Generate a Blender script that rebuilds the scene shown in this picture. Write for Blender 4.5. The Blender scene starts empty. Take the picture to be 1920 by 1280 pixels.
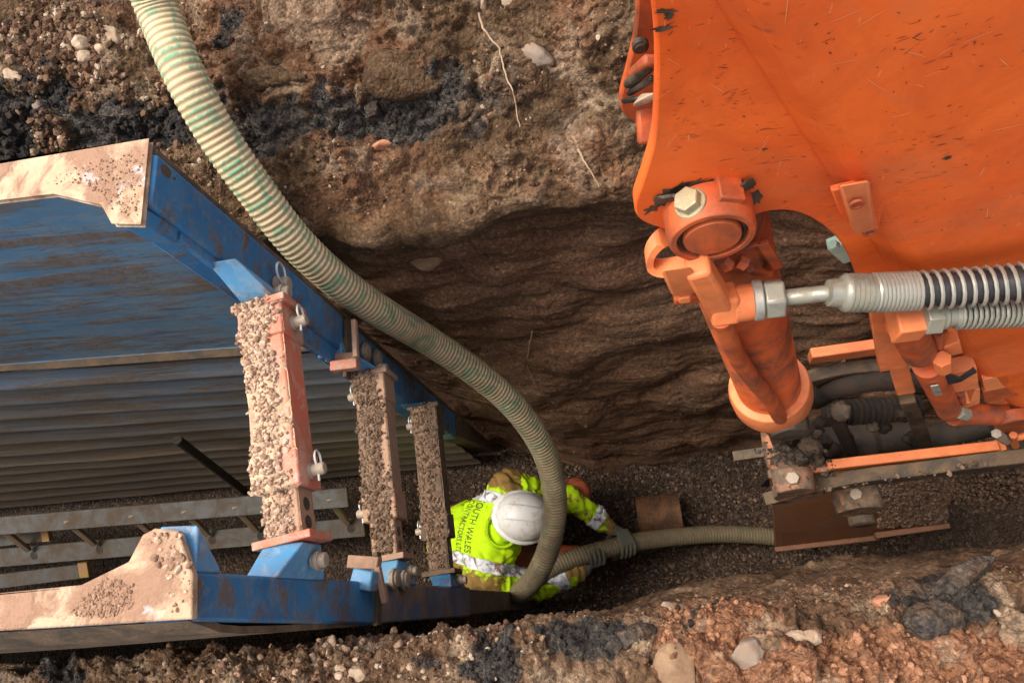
import bpy, bmesh, math, random
import numpy as np
from mathutils import Vector, Matrix, Euler
from mathutils.bvhtree import BVHTree

random.seed(7)
RNG = np.random.default_rng(11)
S = bpy.context.scene
COL = S.collection
R = math.radians

# ------------------------------------------------------------------ camera
CAM_H = 4.2
F = 1387.0
_N = np.array([290., 480., 1387.]); _N /= np.linalg.norm(_N)
_X = np.array([1., -.13, 0.]); _X[2] = -(_X[0]*_N[0]+_X[1]*_N[1])/_N[2]; _X /= np.linalg.norm(_X)
_Y = np.cross(_X, _N)
CAMP = Vector((0, 0, CAM_H))

def ray(px, py):
    """world direction through a photo position, scaled so that a point is CAMP + t*dir"""
    r = np.array([px-960., py-640., F])
    return Vector((float(r@_X), float(r@_Y), -float(r@_N)))
def P(px, py, d=None, Y=None, X=None):
    v = ray(px, py)
    if d is not None: t = d/(-v.z)
    elif Y is not None: t = Y/v.y
    else: t = X/v.x
    return CAMP + v*t

cam = bpy.data.cameras.new('camera'); cam.lens = 36*F/1920; cam.sensor_width = 36
cam.clip_start = .02; cam.clip_end = 200
co = bpy.data.objects.new('camera', cam); COL.objects.link(co)
rt = Vector((_X[0], _Y[0], -_N[0])); up = -Vector((_X[1], _Y[1], -_N[1])); fw = Vector((_X[2], _Y[2], -_N[2]))
M = Matrix((rt, up, -fw)).transposed().to_4x4(); M.translation = CAMP
co.matrix_world = M
S.camera = co

# ------------------------------------------------------------------ light
SUN_DIR = Vector((-.42, .06, .90)).normalized()
EL = math.asin(SUN_DIR.z)
w = bpy.data.worlds.new('World'); S.world = w; w.use_nodes = True
nt = w.node_tree; bg = nt.nodes['Background']
sky = nt.nodes.new('ShaderNodeTexSky'); sky.sky_type = 'NISHITA'; sky.sun_disc = False
sky.sun_elevation = EL; sky.sun_rotation = math.atan2(SUN_DIR.x, SUN_DIR.y)
sky.dust_density = 4.0; sky.air_density = 1.0; sky.ozone_density = 0.6
hs = nt.nodes.new('ShaderNodeHueSaturation'); hs.inputs['Saturation'].default_value = .35
nt.links.new(sky.outputs[0], hs.inputs['Color']); nt.links.new(hs.outputs[0], bg.inputs['Color'])
bg.inputs['Strength'].default_value = .142
sun = bpy.data.lights.new('sun', 'SUN'); sun.energy = 1.75; sun.angle = R(32); sun.color = (1., .91, .79)
so = bpy.data.objects.new('sun', sun); COL.objects.link(so)
so.rotation_euler = SUN_DIR.to_track_quat('Z', 'Y').to_euler(); so.location = (0, 0, 8)
S.view_settings.view_transform = 'Standard'; S.view_settings.look = 'None'
S.view_settings.exposure = 1.1; S.view_settings.gamma = 1
S.view_settings.use_curve_mapping = False

# ------------------------------------------------------------------ numpy noise
_perm = RNG.permutation(256); _perm = np.concatenate([_perm, _perm, _perm])
_g = RNG.normal(size=(256, 3)); _g /= np.linalg.norm(_g, axis=1)[:, None]
def perlin(p):
    p = np.asarray(p, float); i = np.floor(p).astype(int); f = p-i; i &= 255
    u = f*f*f*(f*(f*6-15)+10); out = 0
    for dx in (0, 1):
        wx = u[..., 0] if dx else 1-u[..., 0]
        for dy in (0, 1):
            wy = u[..., 1] if dy else 1-u[..., 1]
            for dz in (0, 1):
                wz = u[..., 2] if dz else 1-u[..., 2]
                h = _perm[_perm[_perm[(i[..., 0]+dx) & 255]+((i[..., 1]+dy) & 255)]+((i[..., 2]+dz) & 255)]
                g = _g[h]
                dot = g[..., 0]*(f[..., 0]-dx)+g[..., 1]*(f[..., 1]-dy)+g[..., 2]*(f[..., 2]-dz)
                out = out+wx*wy*wz*dot
    return out
def fbm(p, sc, oct=4, gain=.5, off=0.):
    p = np.asarray(p, float)*sc+off; a = 1.; s = 0.
    for k in range(oct): s = s+a*perlin(p+k*17.3); p = p*2.03; a *= gain
    return s
def billow(p, sc, oct=3, gain=.5, off=0.):
    p = np.asarray(p, float)*sc+off; a = 1.; s = 0.
    for k in range(oct): s = s+a*np.abs(perlin(p+k*9.1)); p = p*2.07; a *= gain
    return s
def sstep(a, b, x):
    t = np.clip((x-a)/(b-a), 0, 1); return t*t*(3-2*t)

# ------------------------------------------------------------------ objects
def props(o, label=None, cat=None, group=None, kind=None):
    if label: o['label'] = label
    if cat: o['category'] = cat
    if group: o['group'] = group
    if kind: o['kind'] = kind
    return o
ROOT = {}
def thing(name, label, cat, loc=(0, 0, 0), group=None):
    o = bpy.data.objects.new(name, None); COL.objects.link(o); o.location = loc
    o.empty_display_size = .1
    ROOT[o.name] = Vector(loc)
    return props(o, label, cat, group)
def rootloc(o):
    v = Vector((0, 0, 0))
    while o is not None: v += Vector(o.location); o = o.parent
    return v
def link_mesh(name, me, mat, parent=None, origin=None):
    o = bpy.data.objects.new(name, me); COL.objects.link(o)
    if mat: me.materials.append(mat)
    if parent is not None:
        off = rootloc(parent); o.parent = parent
        me.transform(Matrix.Translation(-off))
    elif origin is not None:
        me.transform(Matrix.Translation(-Vector(origin))); o.location = origin
    return o
def np_mesh(name, V, Fq, smooth=True):
    """V (n,3); Fq (m,k) faces"""
    me = bpy.data.meshes.new(name); V = np.asarray(V, np.float32); Fq = np.asarray(Fq, np.int32)
    me.vertices.add(len(V)); me.vertices.foreach_set('co', V.ravel())
    k = Fq.shape[1]; m = len(Fq)
    me.loops.add(m*k); me.loops.foreach_set('vertex_index', Fq.ravel())
    me.polygons.add(m); me.polygons.foreach_set('loop_start', np.arange(0, m*k, k, dtype=np.int32))
    me.polygons.foreach_set('loop_total', np.full(m, k, np.int32))
    me.polygons.foreach_set('use_smooth', np.full(m, smooth, bool))
    me.update(calc_edges=True); me.validate()
    return me
def set_attr(me, name, vals):
    a = me.attributes.new(name, 'FLOAT', 'POINT'); a.data.foreach_set('value', np.asarray(vals, np.float32).ravel())

def frame(d, up=None):
    d = Vector(d).normalized(); up = Vector(up) if up is not None else Vector((0, 0, 1))
    if abs(d.dot(up.normalized())) > .98: up = Vector((0, 1, 0)) if abs(d.y) < .9 else Vector((1, 0, 0))
    x = up.cross(d).normalized(); y = d.cross(x).normalized()
    return x, y, d

class MB:
    def __init__(s): s.bm = bmesh.new()
    def poly(s, pts):
        return s.bm.faces.new([s.bm.verts.new(Vector(p)) for p in pts])
    def hexa(s, a, b):
        """two 4-point rings a and b"""
        va = [s.bm.verts.new(Vector(p)) for p in a]; vb = [s.bm.verts.new(Vector(p)) for p in b]
        n = len(va)
        s.bm.faces.new(va[::-1]); s.bm.faces.new(vb)
        for i in range(n):
            j = (i+1) % n; s.bm.faces.new((va[i], va[j], vb[j], vb[i]))
        return s
    def bar(s, p0, p1, w, h, up=None, w1=None, h1=None):
        p0 = Vector(p0); p1 = Vector(p1); x, y, _ = frame(p1-p0, up)
        w1 = w if w1 is None else w1; h1 = h if h1 is None else h1
        q = [(-1, -1), (1, -1), (1, 1), (-1, 1)]
        return s.hexa([p0+x*(a*w/2)+y*(b*h/2) for a, b in q], [p1+x*(a*w1/2)+y*(b*h1/2) for a, b in q])
    def box(s, c, sx, sy, sz, rot=None):
        c = Vector(c); m = rot.to_matrix() if rot is not None else Matrix.Identity(3)
        q = [(-1, -1), (1, -1), (1, 1), (-1, 1)]
        return s.hexa([c+m@Vector((a*sx/2, b*sy/2, -sz/2)) for a, b in q], [c+m@Vector((a*sx/2, b*sy/2, sz/2)) for a, b in q])
    def cyl(s, p0, p1, r0, r1=None, n=24, up=None):
        p0 = Vector(p0); p1 = Vector(p1); r1 = r0 if r1 is None else r1; x, y, _ = frame(p1-p0, up)
        A = [(math.cos(2*math.pi*i/n), math.sin(2*math.pi*i/n)) for i in range(n)]
        return s.hexa([p0+x*(c*r0)+y*(q*r0) for c, q in A], [p1+x*(c*r1)+y*(q*r1) for c, q in A])
    def lathe(s, p0, axis, prof, n=28, closed=False):
        """prof list of (along, radius)"""
        p0 = Vector(p0); x, y, z = frame(axis)
        rings = []
        for a, r in prof:
            rings.append([s.bm.verts.new(p0+z*a+x*(math.cos(2*math.pi*i/n)*r)+y*(math.sin(2*math.pi*i/n)*r)) for i in range(n)])
        for A, B in zip(rings, rings[1:]):
            for i in range(n):
                j = (i+1) % n; s.bm.faces.new((A[i], A[j], B[j], B[i]))
        if closed:
            A, B = rings[-1], rings[0]
            for i in range(n):
                j = (i+1) % n; s.bm.faces.new((A[i], A[j], B[j], B[i]))
        else:
            s.bm.faces.new(rings[0][::-1]); s.bm.faces.new(rings[-1])
        return s
    def tube(s, pts, r, n=12, cap=True):
        pts = [Vector(p) for p in pts]; rings = []; x = None
        for i, p in enumerate(pts):
            t = (pts[min(i+1, len(pts)-1)]-pts[max(i-1, 0)]).normalized()
            if x is None: x, y, _ = frame(t)
            else:
                x = (x-t*x.dot(t)).normalized(); y = t.cross(x)
            rr = r[i] if hasattr(r, '__len__') else r
            rings.append([s.bm.verts.new(p+x*(math.cos(2*math.pi*k/n)*rr)+y*(math.sin(2*math.pi*k/n)*rr)) for k in range(n)])
        for A, B in zip(rings, rings[1:]):
            for k in range(n):
                j = (k+1) % n; s.bm.faces.new((A[k], A[j], B[j], B[k]))
        if cap: s.bm.faces.new(rings[0][::-1]); s.bm.faces.new(rings[-1])
        return s
    def prism(s, pts, vec):
        vec = Vector(vec); pts = [Vector(p) for p in pts]
        return s.hexa(pts, [p+vec for p in pts])
    def hull(s, pts):
        vs = [s.bm.verts.new(Vector(p)) for p in pts]
        r = bmesh.ops.convex_hull(s.bm, input=vs)
        dead = [v for v in vs if not v.link_faces]
        bmesh.ops.delete(s.bm, geom=dead, context='VERTS')
        return s
    def hexnut(s, p0, p1, r): return s.cyl(p0, p1, r, n=6)
    def build(s, name, mat, parent=None, bevel=.0, smooth=True, seg=2, origin=None, ang=38, label=None):
        bmesh.ops.recalc_face_normals(s.bm, faces=s.bm.faces)
        me = bpy.data.meshes.new(name); s.bm.to_mesh(me); s.bm.free()
        o = link_mesh(name, me, mat, parent, origin)
        if smooth:
            me.polygons.foreach_set('use_smooth', [True]*len(me.polygons))
            me.set_sharp_from_angle(angle=R(ang))
        if bevel:
            b = o.modifiers.new('bevel', 'BEVEL'); b.width = bevel; b.segments = seg; b.limit_method = 'ANGLE'; b.angle_limit = R(35)
            b.harden_normals = False
        if label: o['label'] = label
        return o

# ------------------------------------------------------------------ materials
class NT:
    def __init__(s, name):
        s.m = bpy.data.materials.new(name); s.m.use_nodes = True; s.t = s.m.node_tree
        s.b = s.t.nodes['Principled BSDF']
    def n(s, typ, **kw):
        nd = s.t.nodes.new('ShaderNode'+typ)
        for k, v in kw.items():
            if k.startswith('i_'):
                key = k[2:]; key = int(key) if key.isdigit() else key
                s.set(nd.inputs[key], v)
            else: setattr(nd, k, v)
        return nd
    def set(s, inp, v):
        if isinstance(v, bpy.types.NodeSocket): s.t.links.new(v, inp)
        elif isinstance(v, (tuple, list)) and len(v) == 3 and inp.type == 'RGBA': inp.default_value = (*v, 1)
        else: inp.default_value = v
    def coord(s, scale=(1, 1, 1), world=True, rot=(0, 0, 0)):
        src = s.n('NewGeometry').outputs['Position'] if world else s.n('TexCoord').outputs['Object']
        if scale == (1, 1, 1) and rot == (0, 0, 0): return src
        mp = s.n('Mapping'); s.set(mp.inputs['Vector'], src); mp.inputs['Scale'].default_value = scale
        mp.inputs['Rotation'].default_value = rot
        return mp.outputs[0]
    def noise(s, vec, sc, det=6, rough=.55, dist=0.):
        nd = s.n('TexNoise'); s.set(nd.inputs['Vector'], vec); nd.inputs['Scale'].default_value = sc
        nd.inputs['Detail'].default_value = det; nd.inputs['Roughness'].default_value = rough; nd.inputs['Distortion'].default_value = dist
        return nd.outputs[0]
    def voro(s, vec, sc, feature='F1', out='Distance', rnd=1.):
        nd = s.n('TexVoronoi', feature=feature); s.set(nd.inputs['Vector'], vec); nd.inputs['Scale'].default_value = sc
        nd.inputs['Randomness'].default_value = rnd
        return nd.outputs[out]
    def ramp(s, fac, stops):
        nd = s.n('ValToRGB'); s.set(nd.inputs[0], fac); e = nd.color_ramp.elements
        while len(e) < len(stops): e.new(.5)
        for el, (p, c) in zip(e, stops):
            el.position = p; el.color = (*c, 1) if isinstance(c, tuple) else (c, c, c, 1)
        return nd.outputs[0]
    def mix(s, fac, a, b, mode='MIX'):
        nd = s.n('Mix', data_type='RGBA', blend_type=mode)
        s.set(nd.inputs[0], fac); s.set(nd.inputs[6], a); s.set(nd.inputs[7], b)
        return nd.outputs[2]
    def math(s, op, a, b=None, c=None):
        nd = s.n('Math', operation=op); s.set(nd.inputs[0], a)
        if b is not None: s.set(nd.inputs[1], b)
        if c is not None: s.set(nd.inputs[2], c)
        return nd.outputs[0]
    def attr(s, name): return s.n('Attribute', attribute_name=name).outputs['Fac']
    def bump(s, h, strength=.5, dist=.01, normal=None):
        nd = s.n('Bump'); s.set(nd.inputs['Height'], h); nd.inputs['Strength'].default_value = strength; nd.inputs['Distance'].default_value = dist
        if normal is not None: s.set(nd.inputs['Normal'], normal)
        return nd.outputs[0]
    def out(s, col, rough=.6, metal=0., bump=None, spec=.5):
        s.set(s.b.inputs['Base Color'], col); s.set(s.b.inputs['Roughness'], rough); s.set(s.b.inputs['Metallic'], metal)
        s.b.inputs['Specular IOR Level'].default_value = spec
        if bump is not None: s.set(s.b.inputs['Normal'], bump)
        return s.m

MUD = (.30, .165, .09)
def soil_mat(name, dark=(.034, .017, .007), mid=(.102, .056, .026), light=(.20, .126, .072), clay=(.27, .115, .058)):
    m = NT(name); p = m.coord()
    big = m.noise(p, 5.5, 8, .62, .3); fine = m.noise(p, 95, 5, .7)
    c = m.ramp(big, [(.28, dark), (.5, mid), (.74, light)])
    c = m.mix(m.attr('clay'), c, m.mix(m.noise(p, 30, 5), (.25, .10, .05), clay))
    c = m.mix(m.attr('pale'), c, (.36, .26, .17))
    tar = m.mix(m.ramp(m.noise(p, 60, 4, .7), [(.38, 0.), (.72, 1.)]), (.021, .019, .018), (.125, .10, .078))
    c = m.mix(m.attr('tar'), c, tar)
    cell = m.n('TexVoronoi'); m.set(cell.inputs['Vector'], p); cell.inputs['Scale'].default_value = 120
    rgb = m.n('SeparateColor'); m.set(rgb.inputs[0], cell.outputs['Color'])
    g = m.ramp(rgb.outputs[0], [(0., .6), (.55, .95), (.93, 1.2), (1., 1.8)])
    gg = m.mix(.75, (1, 1, 1), g)
    c = m.mix(1., c, gg, 'MULTIPLY')
    c = m.mix(1., c, m.ramp(fine, [(.28, .42), (.72, 1.55)]), 'MULTIPLY')
    strk = m.ramp(m.noise(m.coord(scale=(2.2, 5, 20), rot=(0, .05, 0)), 1.5, 9, .68, .5), [(.3, .62), (.7, 1.32)])
    c = m.mix(m.math('SUBTRACT', 1., m.attr('rough')), c, m.mix(1., c, strk, 'MULTIPLY'))
    h = m.math('ADD', m.math('MULTIPLY', m.math('SUBTRACT', 1., cell.outputs['Distance']), .5), m.math('MULTIPLY', fine, .9))
    gr = m.attr('rough')
    scr = m.noise(m.coord(scale=(4, 8, 34), rot=(0, .06, 0)), 1.6, 9, .68, .5)
    h = m.math('ADD', h, m.math('MULTIPLY', m.math('SUBTRACT', 1., gr), m.math('MULTIPLY', scr, 2.2)))
    nd = m.n('Bump'); m.set(nd.inputs['Height'], h); nd.inputs['Distance'].default_value = .012
    m.set(nd.inputs['Strength'], m.math('ADD', .35, m.math('MULTIPLY', gr, .6)))
    return m.out(c, m.ramp(m.attr('tar'), [(0., .95), (1., .6)]), bump=nd.outputs[0], spec=.3)

def tint_mat(name, stops, rough=.9, bscale=140):
    m = NT(name); p = m.coord()
    c = m.ramp(m.attr('tint'), stops)
    c = m.mix(1., c, m.ramp(m.noise(p, bscale, 5, .7), [(.25, .6), (.75, 1.35)]), 'MULTIPLY')
    return m.out(c, rough, bump=m.bump(m.noise(p, bscale*1.3, 4, .7), .5, .006), spec=.3)

def paint(name, base, var, mudcol=MUD, mud=.5, mscale=(6, 6, 6), chip=(.03, .028, .03), chipamt=.72, rough=.45, scuff=None, dust=.25, dustcol=(.42, .27, .17)):
    m = NT(name); p = m.coord()
    c = m.mix(m.ramp(m.noise(p, 4, 5), [(.35, 0.), (.7, 1.)]), base, var)
    st = m.coord(scale=mscale)
    if scuff is not None:
        c = m.mix(m.math('MULTIPLY', m.ramp(m.noise(st, 2.3, 9, .72, .6), [(.5, 0.), (.62, 1.)]), .6), c, scuff)
    mk = m.ramp(m.noise(st, 1., 10, .68, .4), [(1-mud, 0.), (1-mud+.09, 1.)])
    mk2 = m.math('MULTIPLY', mk, m.ramp(m.noise(p, 40, 4), [(.3, .6), (.6, 1.)]))
    c = m.mix(mk2, c, m.mix(m.noise(p, 60, 4), tuple(v*.55 for v in mudcol), tuple(v*1.3 for v in mudcol)))
    c = m.mix(m.math('MULTIPLY', m.ramp(m.noise(p, 9, 6, .6), [(.35, 0.), (.75, 1.)]), dust), c, dustcol)
    sp = m.math('MULTIPLY', m.ramp(m.noise(p, 55, 7, .75, .8), [(.52, 0.), (.66, 1.)]), m.ramp(m.noise(p, 7, 5), [(.42, 0.), (.62, 1.)]))
    c = m.mix(m.math('MULTIPLY', sp, min(.85, mud*1.5)), c, tuple(v*.8 for v in mudcol))
    lines = m.coord(scale=(15, 90, 90), rot=(.3, .1, .25))
    c = m.mix(m.ramp(m.noise(lines, 1., 4, .6, .2), [(.62, 0.), (.66, .55)]), c, tuple(v*.5+.12 for v in mudcol))
    ch = m.ramp(m.noise(p, 32, 6, .65, 1.), [(chipamt-.02, 0.), (chipamt, 1.)])
    c = m.mix(ch, c, chip)
    h = m.math('ADD', m.math('MULTIPLY', mk2, m.math('ADD', 1., m.noise(p, 120, 4))), m.math('MULTIPLY', m.noise(p, 14, 3), .25))
    return m.out(c, m.mix(mk2, m.ramp(m.noise(p, 12, 4), [(.3, rough-.08), (.7, rough+.2)]), (.92, .92, .92)), bump=m.bump(h, .35, .004), spec=.4)

def plain(name, col, rough=.5, metal=0., dirt=.35, dcol=MUD, sc=12., bump=.15, spec=.5, bsc=80):
    m = NT(name); p = m.coord()
    f = m.math('MULTIPLY', m.ramp(m.noise(p, sc, 9, .7, .5), [(.40, 0.), (.60, 1.)]), min(1., dirt*1.15))
    c = m.mix(f, m.mix(m.noise(p, sc*.4, 4), tuple(v*.8 for v in col), tuple(min(1, v*1.15) for v in col)), dcol)
    return m.out(c, m.mix(f, (rough,)*3, (.9,)*3), m.math('MULTIPLY', m.math('SUBTRACT', 1., f), metal), m.bump(m.noise(p, bsc, 5, .65), bump, .004), spec)

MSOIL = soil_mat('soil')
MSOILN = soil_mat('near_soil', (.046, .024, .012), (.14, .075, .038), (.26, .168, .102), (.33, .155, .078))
def gravel_floor():
    m = NT('gravel_floor'); p = m.coord()
    cell = m.n('TexVoronoi'); m.set(cell.inputs['Vector'], p); cell.inputs['Scale'].default_value = 75
    rgb = m.n('SeparateColor'); m.set(rgb.inputs[0], cell.outputs['Color'])
    c = m.ramp(rgb.outputs[1], [(0., (.022, .012, .007)), (.6, (.062, .035, .020)), (1., (.13, .083, .053))])
    c = m.mix(m.ramp(m.noise(p, 3, 6), [(.45, 0.), (.65, .8)]), c, (.042, .021, .010))
    return m.out(c, .8, bump=m.bump(m.math('SUBTRACT', 1., cell.outputs['Distance']), .9, .02))
MFLOOR = gravel_floor()
MCRUMB = tint_mat('soil_crumb', [(0., (.014, .013, .013)), (.16, (.035, .027, .021)), (.22, (.07, .034, .018)), (.66, (.15, .076, .041)), (.90, (.24, .15, .09)), (.98, (.44, .34, .24))])
MCRUMBC = tint_mat('clay_crumb', [(0., (.03, .027, .026)), (.10, (.07, .045, .03)), (.14, (.17, .080, .042)), (.6, (.31, .145, .075)), (.93, (.40, .22, .13)), (1., (.55, .42, .30))])
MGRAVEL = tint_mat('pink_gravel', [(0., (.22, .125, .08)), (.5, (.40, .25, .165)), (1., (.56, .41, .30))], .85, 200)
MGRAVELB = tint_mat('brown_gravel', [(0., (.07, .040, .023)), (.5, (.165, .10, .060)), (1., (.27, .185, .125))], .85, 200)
MSTONE_P = plain('pale_stone', (.50, .38, .26), .85, dirt=.7, dcol=(.22, .13, .075), sc=18, bump=.5)
MSTONE_G = plain('grey_stone', (.20, .165, .135), .8, dirt=.5, dcol=(.26, .15, .085), sc=14, bump=.5)
MSTONE_B = plain('brown_stone', (.18, .105, .06), .9, dirt=.8, dcol=(.10, .05, .027), sc=16, bump=1., bsc=60)
MSTONE_K = plain('tar_lump', (.022, .022, .023), .55, dirt=.45, dcol=(.12, .08, .055), sc=20, bump=.9)
MSTONE_R = plain('clay_lump', (.46, .20, .105), .9, dirt=.4, dcol=(.30, .13, .07), sc=20, bump=.8)

MBLUE = paint('blue_paint', (.012, .135, .32), (.022, .20, .43), mud=.48, mscale=(9, 9, 13), scuff=(.15, .20, .25), dust=.35, dustcol=(.16, .20, .22), mudcol=(.15, .088, .045))
MBLUEF = paint('blue_panel_face', (.075, .205, .345), (.12, .26, .38), mud=.53, mscale=(2.2, 6, 15), scuff=(.26, .27, .27), dust=.5, dustcol=(.26, .26, .25), mudcol=(.17, .10, .055))
MBLUEL = paint('light_blue_paint', (.05, .23, .46), (.11, .34, .55), mud=.46, mscale=(14, 14, 14), scuff=(.32, .38, .43), dust=.35, dustcol=(.34, .37, .38), mudcol=(.26, .16, .10))
MRIB = paint('ribbed_panel_face', (.16, .24, .34), (.23, .24, .24), mud=.52, mscale=(1.6, 5, 18), scuff=(.27, .32, .38), dust=.4, dustcol=(.26, .25, .23), mudcol=(.19, .115, .065))
def orange_mat(name, base, var, smudge, grease=0., dashes=.66):
    m = NT(name); p = m.coord()
    c = m.mix(m.ramp(m.noise(p, 3.2, 7, .6, .5), [(.32, 0.), (.68, 1.)]), base, var)
    # cloudy rub marks
    c = m.mix(m.math('MULTIPLY', m.ramp(m.noise(p, 9, 9, .7, .6), [(.46, 0.), (.70, 1.)]), .55), c, smudge)
    c = m.mix(m.math('MULTIPLY', m.ramp(m.noise(p, 4.5, 8, .65, 1.2), [(.50, 0.), (.66, 1.)]), .26), c, (.44, .17, .075))
    # short dark scratches lying along one way, and a few fine pale ones
    sc = m.coord(scale=(42, 42, 150), rot=(.2, .85, .1)); msk = m.ramp(m.noise(p, 6, 5, .6), [(.44, 0.), (.62, 1.)])
    c = m.mix(m.math('MULTIPLY', m.ramp(m.noise(sc, 1., 6, .68, .9), [(dashes, 0.), (dashes+.05, .9)]), msk), c, (.13, .03, .012))
    rub = m.coord(scale=(10, 10, 17), rot=(.1, .5, .2))
    c = m.mix(m.math('MULTIPLY', m.math('MULTIPLY', m.ramp(m.noise(rub, 1., 10, .78, .4), [(.46, 0.), (.70, 1.)]), m.ramp(m.noise(p, 3.5, 5), [(.40, .15), (.62, 1.)])), .55), c, (.38, .075, .024))
    spk = m.ramp(m.noise(p, 130, 4, .7), [(.66, 0.), (.72, .6)])
    c = m.mix(spk, c, (.22, .06, .025))
    sc2 = m.coord(scale=(260, 260, 22), rot=(.1, -.5, .2))
    c = m.mix(m.ramp(m.noise(sc2, 1., 3, .5), [(.71, 0.), (.74, .35)]), c, (.85, .36, .16))
    ch = m.ramp(m.noise(p, 19, 7, .68, 1.2), [(.735-grease*.1, 0.), (.755-grease*.1, .9)])
    c = m.mix(ch, c, (.028, .020, .018))
    if grease:
        c = m.mix(m.math('MULTIPLY', m.ramp(m.noise(p, 15, 7, .65, .5), [(.40, 0.), (.62, 1.)]), grease), c, (.085, .042, .026))
    h = m.math('ADD', m.math('MULTIPLY', m.noise(p, 5, 3), .5), m.math('MULTIPLY', m.noise(p, 70, 4), .10))
    return m.out(c, m.ramp(m.noise(p, 8, 6, .6), [(.3, .38), (.7, .72)]), bump=m.bump(h, .25, .006), spec=.35)
MORANGE = orange_mat('orange_paint', (.72, .100, .012), (.84, .150, .024), (.50, .064, .010), dashes=.60)
MORANGEL = orange_mat('light_orange_paint', (.76, .19, .055), (.82, .26, .09), (.60, .12, .04), .25, .70)
MORANGED = orange_mat('greasy_orange_paint', (.52, .075, .016), (.60, .12, .03), (.34, .05, .015), .75, .68)
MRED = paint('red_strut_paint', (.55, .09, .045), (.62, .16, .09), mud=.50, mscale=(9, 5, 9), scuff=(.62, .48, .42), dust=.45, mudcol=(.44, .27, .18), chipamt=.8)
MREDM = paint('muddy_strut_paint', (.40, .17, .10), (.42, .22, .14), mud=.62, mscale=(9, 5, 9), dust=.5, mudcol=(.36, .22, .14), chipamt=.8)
def _rib():
    nt_ = MRIB.node_tree; N = NT.__new__(NT); N.m = MRIB; N.t = nt_; N.b = nt_.nodes['Principled BSDF']
    src = N.b.inputs['Base Color'].links[0].from_socket
    z = N.n('SeparateXYZ'); N.set(z.inputs[0], N.coord())
    f = N.math('ADD', z.outputs[2], N.math('MULTIPLY', N.noise(N.coord(scale=(1.5, 1, 6)), 1.5, 6, .6), .9))
    f = N.ramp(N.math('MULTIPLY', f, .35), [(.55, .80), (.90, 0.)])
    N.set(N.b.inputs['Base Color'], N.mix(f, src, N.mix(N.noise(N.coord(scale=(2, 8, 22)), 2, 8, .65), (.10, .068, .038), (.24, .17, .105))))
_rib()
def sand_mat():
    m = NT('sandy_mud'); p = m.coord()
    c = m.mix(m.ramp(m.noise(p, 10, 8, .6), [(.35, 0.), (.65, 1.)]), (.46, .30, .19), (.58, .42, .28))
    c = m.mix(m.ramp(m.noise(p, 6.5, 9, .65, .5), [(.475, 0.), (.56, 1.)]), c, (.32, .185, .118))
    c = m.mix(m.ramp(m.noise(m.coord(scale=(1, 1, 1), rot=(.3, .8, .2)), 15, 7, .6), [(.64, 0.), (.70, .6)]), c, (.56, .57, .57))
    h = m.math('ADD', m.ramp(m.noise(p, 6.5, 9, .65, .5), [(.5, 0.), (.62, 1.)]), m.math('MULTIPLY', m.noise(p, 90, 5, .7), .8))
    return m.out(c, .9, bump=m.bump(h, .6, .008), spec=.25)
MSAND = sand_mat()
MSTEEL = plain('dull_steel', (.40, .38, .33), .45, .7, dirt=.5, dcol=(.28, .22, .15), sc=30)
MZINC = plain('zinc_fitting', (.34, .33, .27), .42, .7, dirt=.6, dcol=(.22, .185, .12), sc=40)
MCOIL = plain('spring_wire', (.42, .405, .345), .38, .6, dirt=.35, dcol=(.25, .2, .14), sc=40)
MBOLT = plain('yellow_zinc_bolt', (.44, .38, .22), .4, .5, dirt=.6, dcol=(.25, .2, .13), sc=60, bump=.3)
MRUB = plain('black_rubber', (.018, .018, .022), .42, dirt=.15, dcol=(.12, .1, .08), sc=20)
MGREASE = plain('black_grease', (.022, .018, .015), .35, dirt=.5, dcol=(.13, .085, .05), sc=25, bump=.8, bsc=45)
MMUDDY = plain('muddy_steel', (.060, .045, .030), .75, dirt=.85, dcol=(.150, .092, .050), sc=16, bump=.9, bsc=60)
MDARK = plain('dark_steel', (.020, .014, .009), .75, .0, dirt=.85, dcol=(.050, .029, .016), sc=14, bump=.7)
MRUST = plain('rusty_bucket_steel', (.16, .062, .026), .5, .15, dirt=.6, dcol=(.10, .042, .02), sc=9, bump=.3)
MALU = plain('muddy_aluminium', (.105, .105, .098), .55, .4, dirt=.85, dcol=(.085, .055, .034), sc=11, bump=.3)
MYEL = plain('yellow_plastic', (.30, .17, .02), .5, dirt=.8, sc=20)
MPLANK = plain('wet_plank', (.17, .070, .024), .6, dirt=.8, dcol=(.06, .03, .016), sc=14, bump=.8)
MCAPMUD = tint_mat('cap_mud', [(0., (.24, .14, .09)), (.6, (.32, .185, .118)), (1., (.42, .28, .19))], .9, 160)
MLINK = paint('greasy_worn_paint', (.50, .13, .045), (.35, .27, .14), mud=.60, mscale=(14, 14, 14), mudcol=(.075, .055, .038), dust=.35, chipamt=.62, chip=(.025, .02, .016), rough=.6)
MROOT = plain('root_bark', (.42, .29, .18), .85, dirt=.3, sc=40)
MGREENP = plain('pale_green_plastic', (.45, .66, .52), .4, dirt=.25, sc=20)
MPIN = plain('pin_steel', (.36, .30, .23), .55, .4, dirt=.65, dcol=(.40, .27, .18), sc=40, bump=.5)
MCLIP = plain('clip_wire', (.72, .70, .66), .35, .6, dirt=.2, sc=40)
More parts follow.
